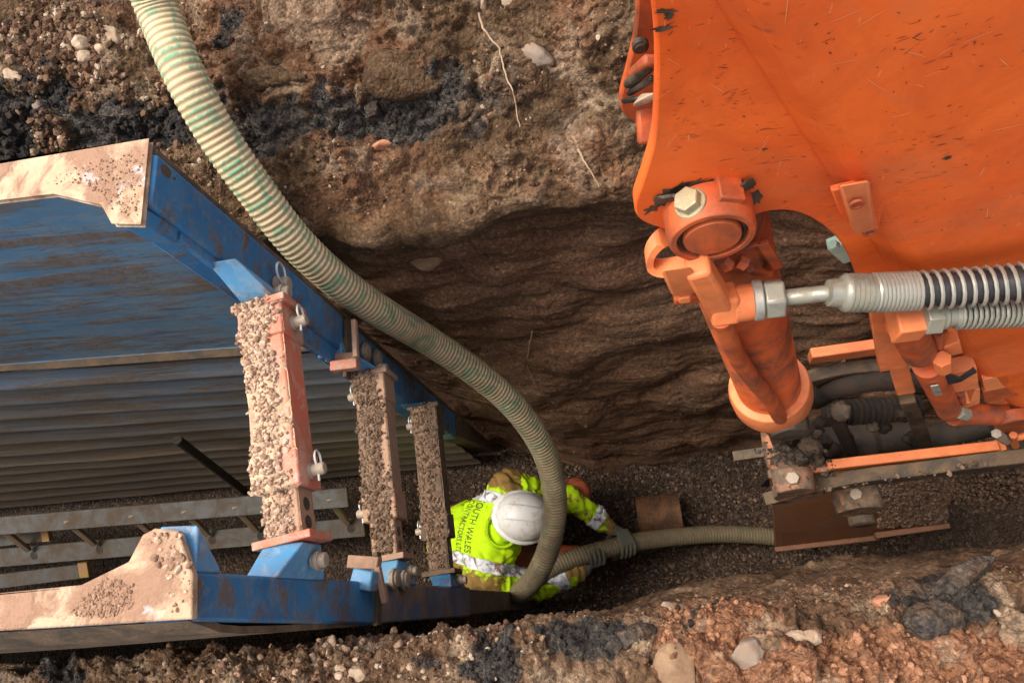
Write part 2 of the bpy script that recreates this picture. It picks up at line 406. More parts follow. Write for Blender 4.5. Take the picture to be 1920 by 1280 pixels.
# ================================================================== SOIL
def resample(prof, steps):
    """prof [(Y,d)], steps: spacing per segment"""
    out = []
    for (a, b, st) in zip(prof, prof[1:], steps):
        a = np.array(a); b = np.array(b); n = max(1, int(round(np.linalg.norm(b-a)/st)))
        for k in range(n): out.append(a+(b-a)*k/n)
    out.append(np.array(prof[-1])); out = np.array(out)
    return out
def smooth_prof(pr, it):
    q = pr.copy()
    for _ in range(it): q[1:-1] = (q[:-2]+2*q[1:-1]+q[2:])/4
    return q
def grid_faces(ns, nu):
    i = np.arange(ns-1)[:, None]*nu+np.arange(nu-1)[None, :]
    return np.stack([i, i+nu, i+nu+1, i+1], -1).reshape(-1, 4)

def xs_grid(a, b, fine, lim=6.):
    mid = np.arange(a, b, fine)
    k = np.cumsum(fine*1.25**np.arange(1, 26)); k = k[k < lim]
    return np.concatenate([(a-k)[::-1], mid, mid[-1]+k])

def pix_of(V):
    """photo position of world points (used to place layers of real soil)"""
    v = V-np.array([0, 0, CAM_H])
    c = np.stack([v@np.array(rt), v@-np.array(up), v@np.array(fw)], -1)
    z = np.maximum(c[..., 2], .05)
    return 960+F*c[..., 0]/z, 640+F*c[..., 1]/z

# ---- far bank: road edge, tar layer, undercut trench wall
def far_bank():
    prof = [(7., 1.25), (3., 1.27), (1.95, 1.30), (1.44, 1.37), (1.28, 1.48), (1.17, 1.55), (1.06, 1.60), (.99, 1.645), (.968, 1.70), (1.01, 1.77), (1.02, 1.98), (.935, 2.55), (.82, 3.3), (.745, 4.0), (.70, 4.3)]
    steps = [.5, .12, .007, .0048, .0048, .005, .005, .006, .007, .008, .009, .01, .011, .02]
    pr = smooth_prof(resample(prof, steps), 14); pr[0] = prof[0]; pr[-1] = prof[-1]
    xs = xs_grid(-1.75, 1.45, .0058)
    ns, nu = len(xs), len(pr)
    tan = np.gradient(pr, axis=0); tan /= np.linalg.norm(tan, axis=1)[:, None]
    nrm = np.stack([-tan[:, 1], tan[:, 0]], 1)       # (Y,d) normal
    # make it point to the open side (towards -Y and up)
    sgn = np.where(nrm[:, 0]*-1+nrm[:, 1]*-1 > 0, 1, -1); nrm *= sgn[:, None]
    X = np.repeat(xs[:, None], nu, 1); Y = np.repeat(pr[None, :, 0], ns, 0); D = np.repeat(pr[None, :, 1], ns, 0)
    D0 = D; D = D+np.exp(-((D-1.68)/.14)**2)*(fbm(np.stack([X*2.6, X*0+.3, X*0], -1), 1., 4, .55)*.13+.02)
    wall = sstep(1.60, 1.74, D+.10*perlin(np.stack([X*2.2, X*0, Y*0+.5], -1))+.05*perlin(np.stack([X*7, X*0, D*6], -1)))
    Y = Y+sstep(-.25, -.9, X)*np.clip((D-1.7)/2.4, 0, 1)*.17+sstep(-.95, -1.4, X)*.13*sstep(1.4, 1.7, D)+sstep(-.85, -1.3, X)*np.clip((D-1.8)/2.2, 0, 1)*.32
    base = np.stack([X, Y, CAM_H-D], -1)
    # slow undulation of the edge
    und = fbm(base*np.array([1, .6, .6]), 1.7, 3, .5, 3.1)*.07
    shoulder = 1-wall
    lump = (billow(base, 5., 3, .55, 5.)-.30)*.095+(billow(base, 22, 3, .6, 8.)-.3)*.028*(.4+1.2*sstep(-.1, .2, fbm(base, 3, 3, .5, 91.)))+(billow(base, 75, 3, .6, 1.)-.25)*.011
    # broken slabs: terraces on the shoulder
    tt = fbm(base, 3.3, 4, .5, 11.)
    terr = (np.floor(tt*6)/6-tt)*.085
    strata = np.stack([base[..., 0]*1.2, base[..., 1]*2, base[..., 2]*13], -1)
    ws = fbm(strata, .8, 4, .5, 2.)*.009+(billow(base, 2.2, 2, .5, 4)-.25)*.10+(billow(base*np.array([.6, 1, 1.6]), 9, 3, .5, 6)-.28)*.006+fbm(base, 45, 2, .6, 3.)*.0035+fbm(np.stack([base[..., 0]*3.5, base[..., 1]*5, base[..., 2]*22], -1), 1., 4, .6, 77.)*.0045+(billow(base, 19, 3, .6, 66.)-.28)*.012*sstep(-.05, .15, fbm(base, 3, 3, .5, 67.))
    sc_ = np.stack([base[..., 0]*2.2, base[..., 1]*2, base[..., 2]*5], -1)
    ws = ws+(np.abs(perlin(sc_*1.3+7))-.2)*.07*sstep(2.9, 1.9, D)
    px, py = pix_of(base)
    # tar layer band
    band = np.exp(-((py-(225-.03*(px-300)-.00005*(px-300)**2))/70)**2)
    tn = fbm(base, 5.5, 4, .55, 21.)
    tar = sstep(.42, .80, band*.9+tn*1.5+fbm(base, 22, 3, .6, 23.)*.5)*sstep(1060, 800, px)
    tar = np.maximum(tar, sstep(.2, .34, tn+.0)*sstep(140, 260, py)*sstep(330, 240, py)*.8*sstep(1250, 700, px))
    tar *= sstep(1.45, 1.50, D)*sstep(1.85, 1.74, D) if False else 1
    tar = np.where(D > 1.85, 0, tar)
    disp = und+shoulder*(lump+terr-.02*tar)+wall*ws
    # fade relief where the ground runs off out of view
    far = sstep(3.2, 2.2, Y); disp = disp*far
    disp = disp*(1-.75*np.exp(-((px-505)/75)**2-((py-400)/85)**2))-.035*np.exp(-((px-505)/60)**2-((py-400)/75)**2)-.05*np.exp(-((px-625)/55)**2-((py-470)/60)**2)
    Vx = base.copy(); Vx[..., 1] += disp*nrm[None, :, 0]; Vx[..., 2] -= disp*nrm[None, :, 1]
    Vx[..., 0] += fbm(base, 6, 3, .5, 31.)*.03*far
    me = np_mesh('far_bank', Vx.reshape(-1, 3), grid_faces(ns, nu))
    clay = sstep(.02, .22, fbm(base, 2.6, 4, .55, 41.)+.30*np.exp(-((px-520)/170)**2-((py-70)/110)**2))*shoulder*.30
    pale = sstep(.10, .3, fbm(base, 9, 3, .6, 51.)+.15*np.exp(-((px-120)/170)**2-((py-80)/120)**2))*shoulder*.42
    set_attr(me, 'tar', tar); wl_ = sstep(1.75, 2.1, D); set_attr(me, 'clay', clay+.46*wl_); set_attr(me, 'pale', pale*(1-tar)+wl_*(.14+.35*np.clip(fbm(base, 2.2, 4, .55, 88.), 0, 1)))
    set_attr(me, 'rough', shoulder*.85+.05)
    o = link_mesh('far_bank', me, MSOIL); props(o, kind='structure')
    return Vx, px, py, shoulder, tar
FB = far_bank()

def near_bank():
    prof = [(-7., 1.42), (-1.5, 1.43), (-.55, 1.44), (-.30, 1.445), (-.12, 1.46), (-.035, 1.49), (-.004, 1.55), (.004, 1.7), (.012, 2.1), (.02, 2.8), (.03, 3.6), (.03, 4.3)]
    steps = [.5, .06, .008, .0045, .004, .004, .005, .006, .009, .015, .03]
    pr = smooth_prof(resample(prof, steps), 10); pr[0] = prof[0]; pr[-1] = prof[-1]
    xs = xs_grid(-1.35, 1.2, .0040); ns, nu = len(xs), len(pr)
    tan = np.gradient(pr, axis=0); tan /= np.linalg.norm(tan, axis=1)[:, None]
    nrm = np.stack([tan[:, 1], -tan[:, 0]], 1)
    sgn = np.where(nrm[:, 0]-nrm[:, 1] > 0, 1, -1); nrm *= sgn[:, None]
    X = np.repeat(xs[:, None], nu, 1); Y = np.repeat(pr[None, :, 0], ns, 0); D = np.repeat(pr[None, :, 1], ns, 0)
    fr = sstep(-.4, -.1, Y)
    Y = Y+fr*np.interp(X, [-1.4, -.9, -.6, -.28, -.05, .3, 1.0], [-.044, -.038, -.046, -.030, -.026, -.014, .014])
    # below the edge: set back behind the box on the left, leaning in on the right
    k = np.clip((D-1.56)/1.2, 0, 1)
    Y = Y+k*np.interp(X, [-.75, -.35, 0, .4], [-.11, -.085, .022, .045])
    base = np.stack([X, Y, CAM_H-D], -1)
    sh = sstep(1.9, 1.5, D)
    und = fbm(base, 3., 3, .5, 2.2)*.028
    px, py = pix_of(base); clz = np.exp(-((px-1480)/260)**2-((py-1230)/75)**2)+np.exp(-((px-1800)/220)**2-((py-1245)/60)**2)
    rim = .35+.65*sstep(.01, -.07, Y)
    lump = ((billow(base, 9., 3, .55, 5.5)-.3)*.075+(billow(base, 30, 3, .6, 8.8)-.3)*.036+np.clip(clz, 0, 1)*((billow(base, 14, 3, .6, 15.)-.3)*.075+(billow(base, 45, 2, .6, 16.)-.3)*.022))*rim+(billow(base, 90, 2, .6, 1.7)-.25)*.011
    ws = (billow(base, 6, 3, .5, 4)-.28)*.04+fbm(base, 20, 4, .6, 6)*.014
    disp = und+sh*lump+(1-sh)*ws
    far = sstep(-2.5, -1.2, Y); disp *= far
    V = base.copy(); V[..., 1] += disp*nrm[None, :, 0]; V[..., 2] -= disp*nrm[None, :, 1]
    V[..., 0] += fbm(base, 8, 3, .5, 31.)*.02*far
    px, py = pix_of(base)
    def blob(cx, cy, sx, sy): return np.exp(-((px-cx)/sx)**2-((py-cy)/sy)**2)
    tn = fbm(base, 7., 4, .55, 21.)
    tar = sstep(.32, .5, tn*.8+.75*blob(1110, 1200, 90, 40)+.8*blob(1770, 1130, 110, 55)+.6*blob(910, 1230, 80, 60)+.5*blob(780, 1250, 70, 40)+.7*blob(110, 1265, 60, 25)+.4*blob(1000, 1270, 60, 40))*sh
    clay = np.clip(sstep(.12, .5, tn*.6+.85*blob(1480, 1250, 230, 75)+.8*blob(1800, 1250, 220, 70)+.5*blob(1350, 1170, 120, 40)+.3*blob(1450, 1090, 300, 30)), 0, 1)*sh
    clay = clay*(1-tar)
    pale = sstep(.12, .36, fbm(base, 11, 3, .6, 51.)+.35*blob(1900, 1200, 60, 50)+.22*blob(560, 1230, 130, 40))*sh*.6
    me = np_mesh('near_bank', V.reshape(-1, 3), grid_faces(ns, nu))
    set_attr(me, 'tar', tar); set_attr(me, 'clay', clay*.85); set_attr(me, 'pale', pale*(1-tar)); set_attr(me, 'rough', sh*.9+.25)
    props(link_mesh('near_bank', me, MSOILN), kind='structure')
    return V, px, py, sh, tar, clay
NB = near_bank()

def floor():
    xs = xs_grid(-1.6, 1.5, .011, 4.5); ys = np.arange(-.2, 1.15, .011)
    X, Y = np.meshgrid(xs, ys, indexing='ij'); b = np.stack([X, Y, X*0], -1)
    bx_ = sstep(-1.0, -.65, X)
    z = fbm(b, 2.2, 3, .5, 4)*.06*(.25+.75*bx_)+(billow(b, 14, 3, .6)-.28)*.02+fbm(b, 48, 2, .7)*.012
    # heaped spoil along both walls
    z = z+.10*sstep(.60, .80, Y)*(.5+fbm(b, 3, 3, .5, 9))*bx_+.12*sstep(.16, .02, Y)*(.5+fbm(b, 3, 3, .5, 19))
    b[..., 2] = z-.02
    me = np_mesh('trench_floor', b.reshape(-1, 3), grid_faces(len(xs), len(ys)))
    props(link_mesh('trench_floor', me, MFLOOR), kind='structure')
    return b
FL = floor()

# ---- loose crumbs and stones
def ico(sub):
    bm = bmesh.new(); bmesh.ops.create_icosphere(bm, subdivisions=sub, radius=1.)
    V = np.array([v.co[:] for v in bm.verts]); Fc = np.array([[v.index for v in f.verts] for f in bm.faces]); bm.free()
    return V, Fc
ICO1, ICO2, ICO3, ICO4 = ico(1), ico(2), ico(3), ico(4)
def rock_shape(base, rng, cuts=7, depth=.72, nz=.16, sc=1.6, spread=.2):
    V = base[0].copy(); off = rng.uniform(0, 100)
    V *= (1+nz*fbm(V, sc, 3, .5, off))[:, None]
    for _ in range(cuts):
        n = rng.normal(size=3); n /= np.linalg.norm(n); c = depth+rng.uniform(-spread, spread)
        h = V@n; V -= np.outer(np.maximum(0, h-c)*.92, n)
    return V
def rot_mats(n, rng):
    q = rng.normal(size=(n, 4)); q /= np.linalg.norm(q, axis=1)[:, None]; a, b, c, d = q.T
    return np.stack([np.stack([a*a+b*b-c*c-d*d, 2*(b*c-a*d), 2*(b*d+a*c)], -1),
                     np.stack([2*(b*c+a*d), a*a-b*b+c*c-d*d, 2*(c*d-a*b)], -1),
                     np.stack([2*(b*d-a*c), 2*(c*d+a*b), a*a-b*b-c*c+d*d], -1)], 1)
def scatter(name, pts, sizes, mat, label, cat, base=ICO1, tints=None, parent=None, cuts=4, smooth=False, group=None, flat=1., nrm=None):
    rng = np.random.default_rng(len(pts)+5)
    var = [rock_shape(base, rng, cuts, .7, .25) for _ in range(10)]
    n = len(pts); Rm = rot_mats(n, rng); st = rng.uniform(.65, 1.2, size=(n, 3))
    idx = rng.integers(0, 10, n); nb = len(base[0])
    V = np.stack([var[i] for i in idx])*st[:, None, :]*sizes[:, None, None]
    V = np.einsum('nij,nkj->nki', Rm, V)+pts[:, None, :]
    Fc = (base[1][None]+(np.arange(n)*nb)[:, None, None]).reshape(-1, 3)
    me = np_mesh(name, V.reshape(-1, 3), Fc, smooth)
    t = rng.uniform(0, 1, n) if tints is None else tints
    set_attr(me, 'tint', np.repeat(t, nb))
    o = link_mesh(name, me, mat, parent)
    return props(o, label, cat, group, 'stuff')

def pick(V, mask, n, rng):
    idx = np.flatnonzero(mask.ravel() > rng.uniform(0, 1, mask.size)); idx = rng.choice(idx, min(n, len(idx)), replace=False)
    return idx
rng = np.random.default_rng(3)
V, px, py, sh, tar = FB
inview = (px > -150) & (px < 2000) & (py > -150) & (py < 420)
clus = np.clip(.35+1.6*fbm(V, 4, 3, .5, 71.), .02, 1)*sh*inview
clus = clus*(.35+1.2*sstep(420, 150, px))
i = pick(V, np.clip(clus*(.8+1.5*tar), 0, 1), 8500, rng); n = len(i)
sz = .0022+.0085*rng.uniform(0, 1, n)**4; sz *= np.where(px.ravel()[i] < 350, 1.5, 1.)
tt = rng.uniform(.17, 1, n); tm = tar.ravel()[i] > .45; tt[tm] = rng.uniform(0, .17, tm.sum())
scatter('soil_crumb', V.reshape(-1, 3)[i], sz, MCRUMB, 'loose brown crumbs and grit lying over the far bank above the trench', 'loose soil', tints=tt)

V, px, py, sh, tar = FB
wm = (V[..., 2] < CAM_H-1.75)*(V[..., 2] > .1)*(V[..., 0] > -1.2)*(V[..., 0] < 1.3)
i = pick(V, np.clip(.25+1.2*fbm(V, 5, 3, .5, 77.), 0, 1)*wm, 900, rng)
scatter('wall_grit', V.reshape(-1, 3)[i], .0018+.010*rng.uniform(0, 1, len(i))**4, MCRUMB, 'small stones and grit stuck in the cut face of the far trench wall', 'grit', cuts=5, tints=.25+.6*rng.uniform(0, 1, len(i)))
V, px, py, sh, tar, clay = NB
inview = (px > -100) & (px < 2020) & (py > 1000) & (py < 1400)
cl = np.clip(.4+1.5*fbm(V, 5, 3, .5, 71.), .03, 1)*sh*inview
isclay = clay.ravel() > .4
i = pick(V, np.clip(cl*(.8+2.5*tar), 0, 1), 6500, rng); a = i[~isclay[i]]; b = i[isclay[i]]
sz = .0020+.0075*rng.uniform(0, 1, len(a))**4; tt = rng.uniform(.17, 1, len(a)); tm = tar.ravel()[a] > .45; tt[tm] = rng.uniform(0, .17, tm.sum())
scatter('soil_crumb', V.reshape(-1, 3)[a], sz, MCRUMB, 'loose dark crumbs and grit along the near edge of the trench', 'loose soil', tints=tt)
sz = .0022+.0065*rng.uniform(0, 1, len(b))**3
scatter('clay_crumb', V.reshape(-1, 3)[b]-np.array([0, 0, .002]), sz, MCRUMBC, 'orange clay crumbs heaped at the bottom right on the near edge', 'loose clay', base=ICO2, cuts=5, tints=.2+.6*rng.uniform(0, 1, len(b)))
# gravel strewn on the near edge
g = np.exp(-((px-640)/150)**2-((py-1215)/45)**2)+.8*np.exp(-((px-420)/60)**2-((py-1262)/25)**2)
i = pick(V, np.clip(g*.8, 0, 1)*sh, 210, rng)
scatter('gravel_patch', V.reshape(-1, 3)[i]+np.array([0, 0, .003]), rng.uniform(.0035, .0092, len(i)), MGRAVEL, 'pinkish gravel strewn on the near edge below the trench box', 'gravel', base=ICO2, cuts=8)
# gravel on the trench floor
b = FL; m = (b[..., 0] > -1.5) & (b[..., 0] < 1.2)
i = pick(b, m*1., 9000, rng)
scatter('floor_gravel', b.reshape(-1, 3)[i]+np.array([0, 0, .002]), .004+.009*rng.uniform(0, 1, len(i))**2.5, MGRAVELB, 'brown gravel bedding on the trench floor', 'gravel', cuts=5)

# ---- single stones
def surf_point(bank, x, y):
    V, px, py = bank[0], bank[1], bank[2]
    vx, vy = pix_of(V.reshape(-1, 3)); dd = (vx-x)**2+(vy-y)**2
    dist = np.linalg.norm(V.reshape(-1, 3)-np.array([0, 0, CAM_H]), axis=1)
    k = np.argmin(dd+ (dist > 3.4)*50); return Vector(V.reshape(-1, 3)[k])
def stone(name, label, cat, bank, x, y, size, mat, seed, rot=(0, 0, 0), cuts=9, depth=.74, sink=0., nz=.18, group=None, sub=ICO4, sc=1.6):
    rg = np.random.default_rng(seed); V = rock_shape(sub, rg, cuts, depth, nz, sc)
    V += V*(fbm(V, 3.5, 5, .6, seed)*.07+(billow(V, 6, 3, .6, seed)-.3)*.05)[:, None]
    V = V*np.array(size)*.5*1.15; V = V@np.array(Euler([R(a) for a in rot]).to_matrix()).T
    me = np_mesh(name, V, sub[1], True)
    if mat is MSTONE_K: mat = MSOILN; set_attr(me, 'tar', np.clip(.8+fbm(V*8, 2, 3), 0, 1))
    set_attr(me, 'rough', np.ones(len(V)))
    o = link_mesh(name, me, mat); p = surf_point(bank, x, y)
    o.location = p+(CAMP-p).normalized()*(-sink)
    return props(o, label, cat, group)
PXF = .00118
FBp = FB; NBp = NB
ST = [
 ('cobble', 'pale rounded cobble beside the hose, largest and uppermost of the pair', 'stone', FBp, 203, 68, (.075, .05, .05), MSTONE_P, 1, (0, 0, -25)),
 ('cobble', 'pale round cobble left of the larger cobble by the hose', 'stone', FBp, 155, 80, (.052, .046, .045), MSTONE_P, 2, (0, 0, 0)),
 ('cobble', 'dull cobble just below the pale round one near the hose', 'stone', FBp, 160, 110, (.046, .04, .04), MSTONE_P, 3, (0, 0, 10)),
 ('cobble', 'narrow tan stone squeezed between the pale cobbles', 'stone', FBp, 190, 92, (.026, .036, .03), MSTONE_P, 4, (0, 0, 30)),
 ('cobble', 'grey stone lying alone above the sandy corner of the trench box', 'stone', FBp, 73, 199, (.044, .046, .04), MSTONE_G, 5, (0, 0, 20)),
 ('cobble', 'light tan stone at the left edge of the far bank', 'stone', FBp, 22, 142, (.06, .035, .03), MSTONE_P, 6, (0, 0, -35)),
 ('cobble', 'small white stone in a row under the cobbles, left one', 'stone', FBp, 150, 140, (.026, .018, .018), MSTONE_P, 7, (0, 0, -40)),
 ('cobble', 'small white stone in a row under the cobbles, right one', 'stone', FBp, 170, 146, (.024, .026, .02), MSTONE_P, 8, (0, 0, 0)),
 ('cobble', 'reddish angular stone left of the pale cobbles', 'stone', FBp, 75, 100, (.055, .045, .04), MSTONE_B, 9, (0, 0, 10)),
 ('cobble', 'brown stone touching the reddish angular stone', 'stone', FBp, 103, 106, (.045, .04, .035), MSTONE_B, 10, (0, 0, 40)),
 ('paving_slab', 'flat brown slab corner at the top left of the far bank', 'slab', FBp, 18, 22, (.11, .12, .04), MSTONE_B, 11, (20, 0, 30)),
 ('boulder', 'long dark boulder half buried in the tar layer beside the hose', 'boulder', FBp, 235, 210, (.15, .07, .07), MSTONE_K, 12, (0, 0, 12)),
 ('boulder', 'wide smooth boulder half buried above the black layer', 'boulder', FBp, 755, 128, (.22, .15, .12), MSTONE_B, 13, (0, 0, -6)),
 ('boulder', 'rough brown rock on the right shoulder of the wide boulder', 'boulder', FBp, 822, 98, (.085, .065, .06), MSTONE_B, 14, (0, 0, 15)),
 ('rock_slab', 'flat slab jutting from the bank right of the hose', 'slab', FBp, 500, 150, (.20, .05, .08), MSTONE_B, 15, (0, 0, -8)),
 ('wedge_stone', 'grey wedge shaped stone by the thin root', 'stone', FBp, 1003, 103, (.095, .06, .05), MSTONE_G, 16, (0, 0, -30)),
 ('cobble', 'pale stone at the top edge above the thin root', 'stone', FBp, 948, 8, (.06, .03, .035), MSTONE_P, 17, (0, 0, -3)),
 ('cobble', 'small upright tan stone left of the pale top stone', 'stone', FBp, 903, 8, (.02, .035, .03), MSTONE_P, 18, (0, 0, 0)),
 ('cobble', 'angular brown rock below the right end of the tar layer', 'stone', FBp, 870, 205, (.06, .045, .045), MSTONE_B, 19, (0, 0, 40)),
 ('cobble', 'dark rounded stone in the tar layer right of the hose', 'stone', FBp, 700, 205, (.055, .05, .05), MSTONE_K, 20, (0, 0, 0)),
 ('cobble', 'reddish flat stone under the tar layer', 'stone', FBp, 715, 272, (.055, .02, .03), MSTONE_R, 21, (0, 0, 5)),
 ('tar_chunk', 'long black tarmac chunk on the near edge at the right', 'tarmac chunk', NBp, 1790, 1095, (.14, .05, .05), MSTONE_K, 22, (0, 0, 28)),
 ('tar_chunk', 'broken black tarmac chunk below the long tarmac chunk', 'tarmac chunk', NBp, 1752, 1165, (.10, .06, .05), MSTONE_K, 23, (0, 0, 5)),
 ('tar_chunk', 'black tarmac lump left of the tan boulder', 'tarmac chunk', NBp, 1185, 1192, (.085, .045, .05), MSTONE_K, 24, (0, 0, 10)),
 ('boulder', 'round tan boulder at the bottom of the near edge', 'boulder', NBp, 1268, 1244, (.07, .075, .06), plain('tan_stone', (.27, .165, .09), .9, dirt=.7, dcol=(.16, .09, .05), sc=20, bump=.7), 25, (0, 0, 0)),
 ('cobble', 'whitish stone on the near edge, right of a grey pair', 'stone', NBp, 1524, 1190, (.028, .032, .03), MSTONE_P, 26, (0, 0, 0)),
 ('cobble', 'dull grey stone touching the whitish stone', 'stone', NBp, 1494, 1200, (.045, .03, .03), MSTONE_P, 27, (0, 0, 5)),
 ('cobble', 'pinkish grey stone left of the dull grey stone', 'stone', NBp, 1452, 1204, (.045, .028, .03), MSTONE_B, 28, (0, 0, -5)),
 ('cobble', 'grey stone bedded in the orange clay heap', 'stone', NBp, 1395, 1224, (.06, .045, .04), MSTONE_G, 29, (0, 0, 20)),
 ('cobble', 'pale stone on the near edge under the worker', 'stone', NBp, 1254, 1144, (.042, .026, .03), MSTONE_P, 30, (0, 0, -20)),
 ('clay_lump', 'small orange clay lump on the rim of the near edge', 'clay lump', NBp, 1266, 1108, (.03, .014, .015), MSTONE_R, 31, (0, 0, 10)),
 ('clay_lump', 'flat orange clay lump left of the long tarmac chunk', 'clay lump', NBp, 1663, 1128, (.04, .03, .025), MSTONE_R, 32, (0, 0, 0)),
 ('cobble', 'pinkish angular stone in the gravel below the box', 'stone', NBp, 668, 1262, (.042, .032, .03), MSTONE_P, 34, (0, 0, 20)),
]
for k, (nm, lb, ct, bk, x, y, sz, mt, sd, ro) in enumerate(ST):
    if mt is MSTONE_B: mt = MSOIL if bk is FBp else MSOILN
    stone(nm, lb, ct, bk, x, y, sz, mt, sd, ro, sink=(.22 if bk is FBp else -.06)*min(sz) if 'boulder' not in nm and 'slab' not in nm else (.36 if bk is FBp else .12)*min(sz))
# pale lump on the shaded wall
stone('clay_lump', 'pale lump sticking out of the shaded trench wall', 'clay lump', FBp, 808, 487, (.12, .05, .05), plain('dry_clay', (.27, .17, .095), .9, dirt=.5, dcol=(.13, .07, .035), sc=18, bump=.8), 41, (0, 20, 20), sink=-.008)

# ---- roots hanging out of the far wall
def root(label, pts, r):
    q = [surf_point(FBp, x, y) for x, y in pts]
    q = [p+(CAMP-p).normalized()*.016 for p in q]
    full = []
    for a, b in zip(q, q[1:]):
        for k in range(5): full.append(a.lerp(b, k/5)+Vector((random.uniform(-1, 1), random.uniform(-1, 1), random.uniform(-1, 1)))*.002)
    full.append(q[-1]); n = len(full)
    mb = MB(); mb.tube(full, [r*(1-.7*k/n) for k in range(n)], 6)
    o = mb.build('root', MROOT, origin=full[0]); props(o, label, 'root', 'roots in the trench wall')
root('long thin root hanging over the lit bank above the trench', [(897, 25), (905, 55), (935, 90), (945, 130), (962, 170), (968, 205), (974, 238)], .0032)
root('short straight root on the shaded wall near the orange arm', [(1084, 282), (1100, 312), (1122, 352)], .0032)
root('fine curly root low on the dark wall right of the hose', [(998, 622), (992, 660), (990, 690), (1005, 725), (1028, 758)], .003)
# ================================================================== TRENCH BOX
ZT = 1.04                       # depth of the panel tops under the camera
def cv(v): return Vector(v)
def at(X, Y, d): return Vector((X, Y, CAM_H-d))
FX, FYo = -.838, .858           # far panel: end plane, outer face
NX, NYo = -.690, .016           # near panel
TB = thing('trench_box', 'blue two-storey trench box with muddy top edges and three cross struts', 'trench box', (-1.6, .45, 0))

def top_slab(pxpts, d0, d1, name, mat, parent, bevel=.004):
    """solid with the outline given on the top plane, running down to depth d1"""
    top = [P(x, y, d=d0) for x, y in pxpts]
    mb = MB(); mb.prism([Vector((p.x, p.y, CAM_H-d1)) for p in top], (0, 0, d1-d0))
    return mb.build(name, mat, parent, bevel=bevel)
# --- far panel
def ext(p, q, x):               # extend the line p->q to world X = x on the same depth
    t = (x-p.x)/(q.x-p.x); return p+(q-p)*t
o_l, o_r = P(0, 310, d=ZT), P(277, 263, d=ZT); i_l, i_m, i_k = P(0, 373, d=ZT), P(102, 361, d=ZT), P(193, 382, d=ZT)
n1, n2 = P(212, 417, d=ZT), P(262, 418, d=ZT)
oL = ext(o_r, o_l, -5.3); iL = ext(i_m, i_l, -5.3)
# the mud crust on the top edge, then the steel beneath
topf = [oL, o_r, n2, n1, i_k, i_m, iL]
side = MB(); side.prism([Vector((p.x, p.y, CAM_H-1.985)) for p in (oL, Vector((FX-.09, o_r.y-.004, 0)), Vector((FX-.09, i_m.y+.012, 0)), iL)], (0, 0, 1.985-ZT-.012))
side.build('side_panel', MBLUEF, TB, bevel=.003)
mb = MB(); mb.prism([p+Vector((0, 0, -.012)) for p in topf], (0, 0, .013))
crust = mb.build('mud_cap', MSAND, TB, bevel=.003)
# end post: vertical box at the panel end, inner nub only near the top
def post(Xe, Yo, Yi, d0, d1, w, name, mat):
    m = MB(); m.hexa([at(Xe-w, Yi, d1), at(Xe, Yi+.006, d1), at(Xe, Yo, d1), at(Xe-w, Yo, d1)], [at(Xe-w, Yi, d0), at(Xe, Yi+.006, d0), at(Xe, Yo, d0), at(Xe-w, Yo, d0)])
    return m.build(name, mat, TB, bevel=.006)
YI = .735
post(FX, FYo-.004, YI, ZT+.014, 1.925, .085, 'end_post', MBLUE)
post(FX-.004, FYo-.006, YI, 1.94, 3.2, .085, 'end_post', MBLUE)
m = MB(); m.hexa([at(FX-.1, YI+.02, 3.2), at(FX-.004, YI+.02, 3.2), at(FX-.004, FYo, 3.2), at(FX-.1, FYo, 3.2)], [at(FX-.11, .845, 4.1), at(FX-.004, .845, 4.1), at(FX-.004, FYo, 4.1), at(FX-.11, FYo, 4.1)])
m.build('end_post', MMUDDY, TB, bevel=.004)
# nub (lifting eye block) under the cap
nub = [n1, n2, n2+Vector((0, .035, 0)), n1+Vector((-.03, .05, 0))]
m = MB(); m.hexa([Vector((p.x*1.0, p.y+.012, CAM_H-1.15)) for p in nub], [Vector((p.x, p.y+.002, CAM_H-ZT-.013)) for p in nub])
m.build('lifting_block', MBLUE, TB, bevel=.004)
# dark hand hole and weld seam on the end face
def oval_plate(c, axis, upv, rx, rz, th, name, mat):
    x, y, z = frame(axis, upv); m = MB()
    pts = [Vector(c)+x*(math.cos(a)*rx)+y*(math.sin(a)*rz) for a in [2*math.pi*k/20 for k in range(20)]]
    m.prism(pts, z*th); return m.build(name, mat, TB, bevel=.0015)
oval_plate(P(311, 321, X=FX), (1, 0, 0), (0, 0, 1), .012, .016, .0006, 'hole_plate', MMUDDY)

# thin flange plate along the inner edge of the end face
m = MB(); m.hexa([at(FX-.02, YI-.012, 1.16), at(FX-.008, YI-.012, 1.16), at(FX-.008, YI+.01, 1.16), at(FX-.02, YI+.01, 1.16)], [at(FX-.02, YI-.045, 1.9), at(FX-.008, YI-.045, 1.9), at(FX-.008, YI+.01, 1.9), at(FX-.02, YI+.01, 1.9)])
m.build('end_flange', MBLUE, TB, bevel=.002)
# outer lip running down the outer edge (brown)
m = MB(); m.bar(at(FX-.012, FYo+.004, ZT+.02), at(FX-.012, FYo+.004, 4.15), .012, .016, (1, 0, 0)); m.build('edge_lip', MMUDDY, TB, bevel=.002)

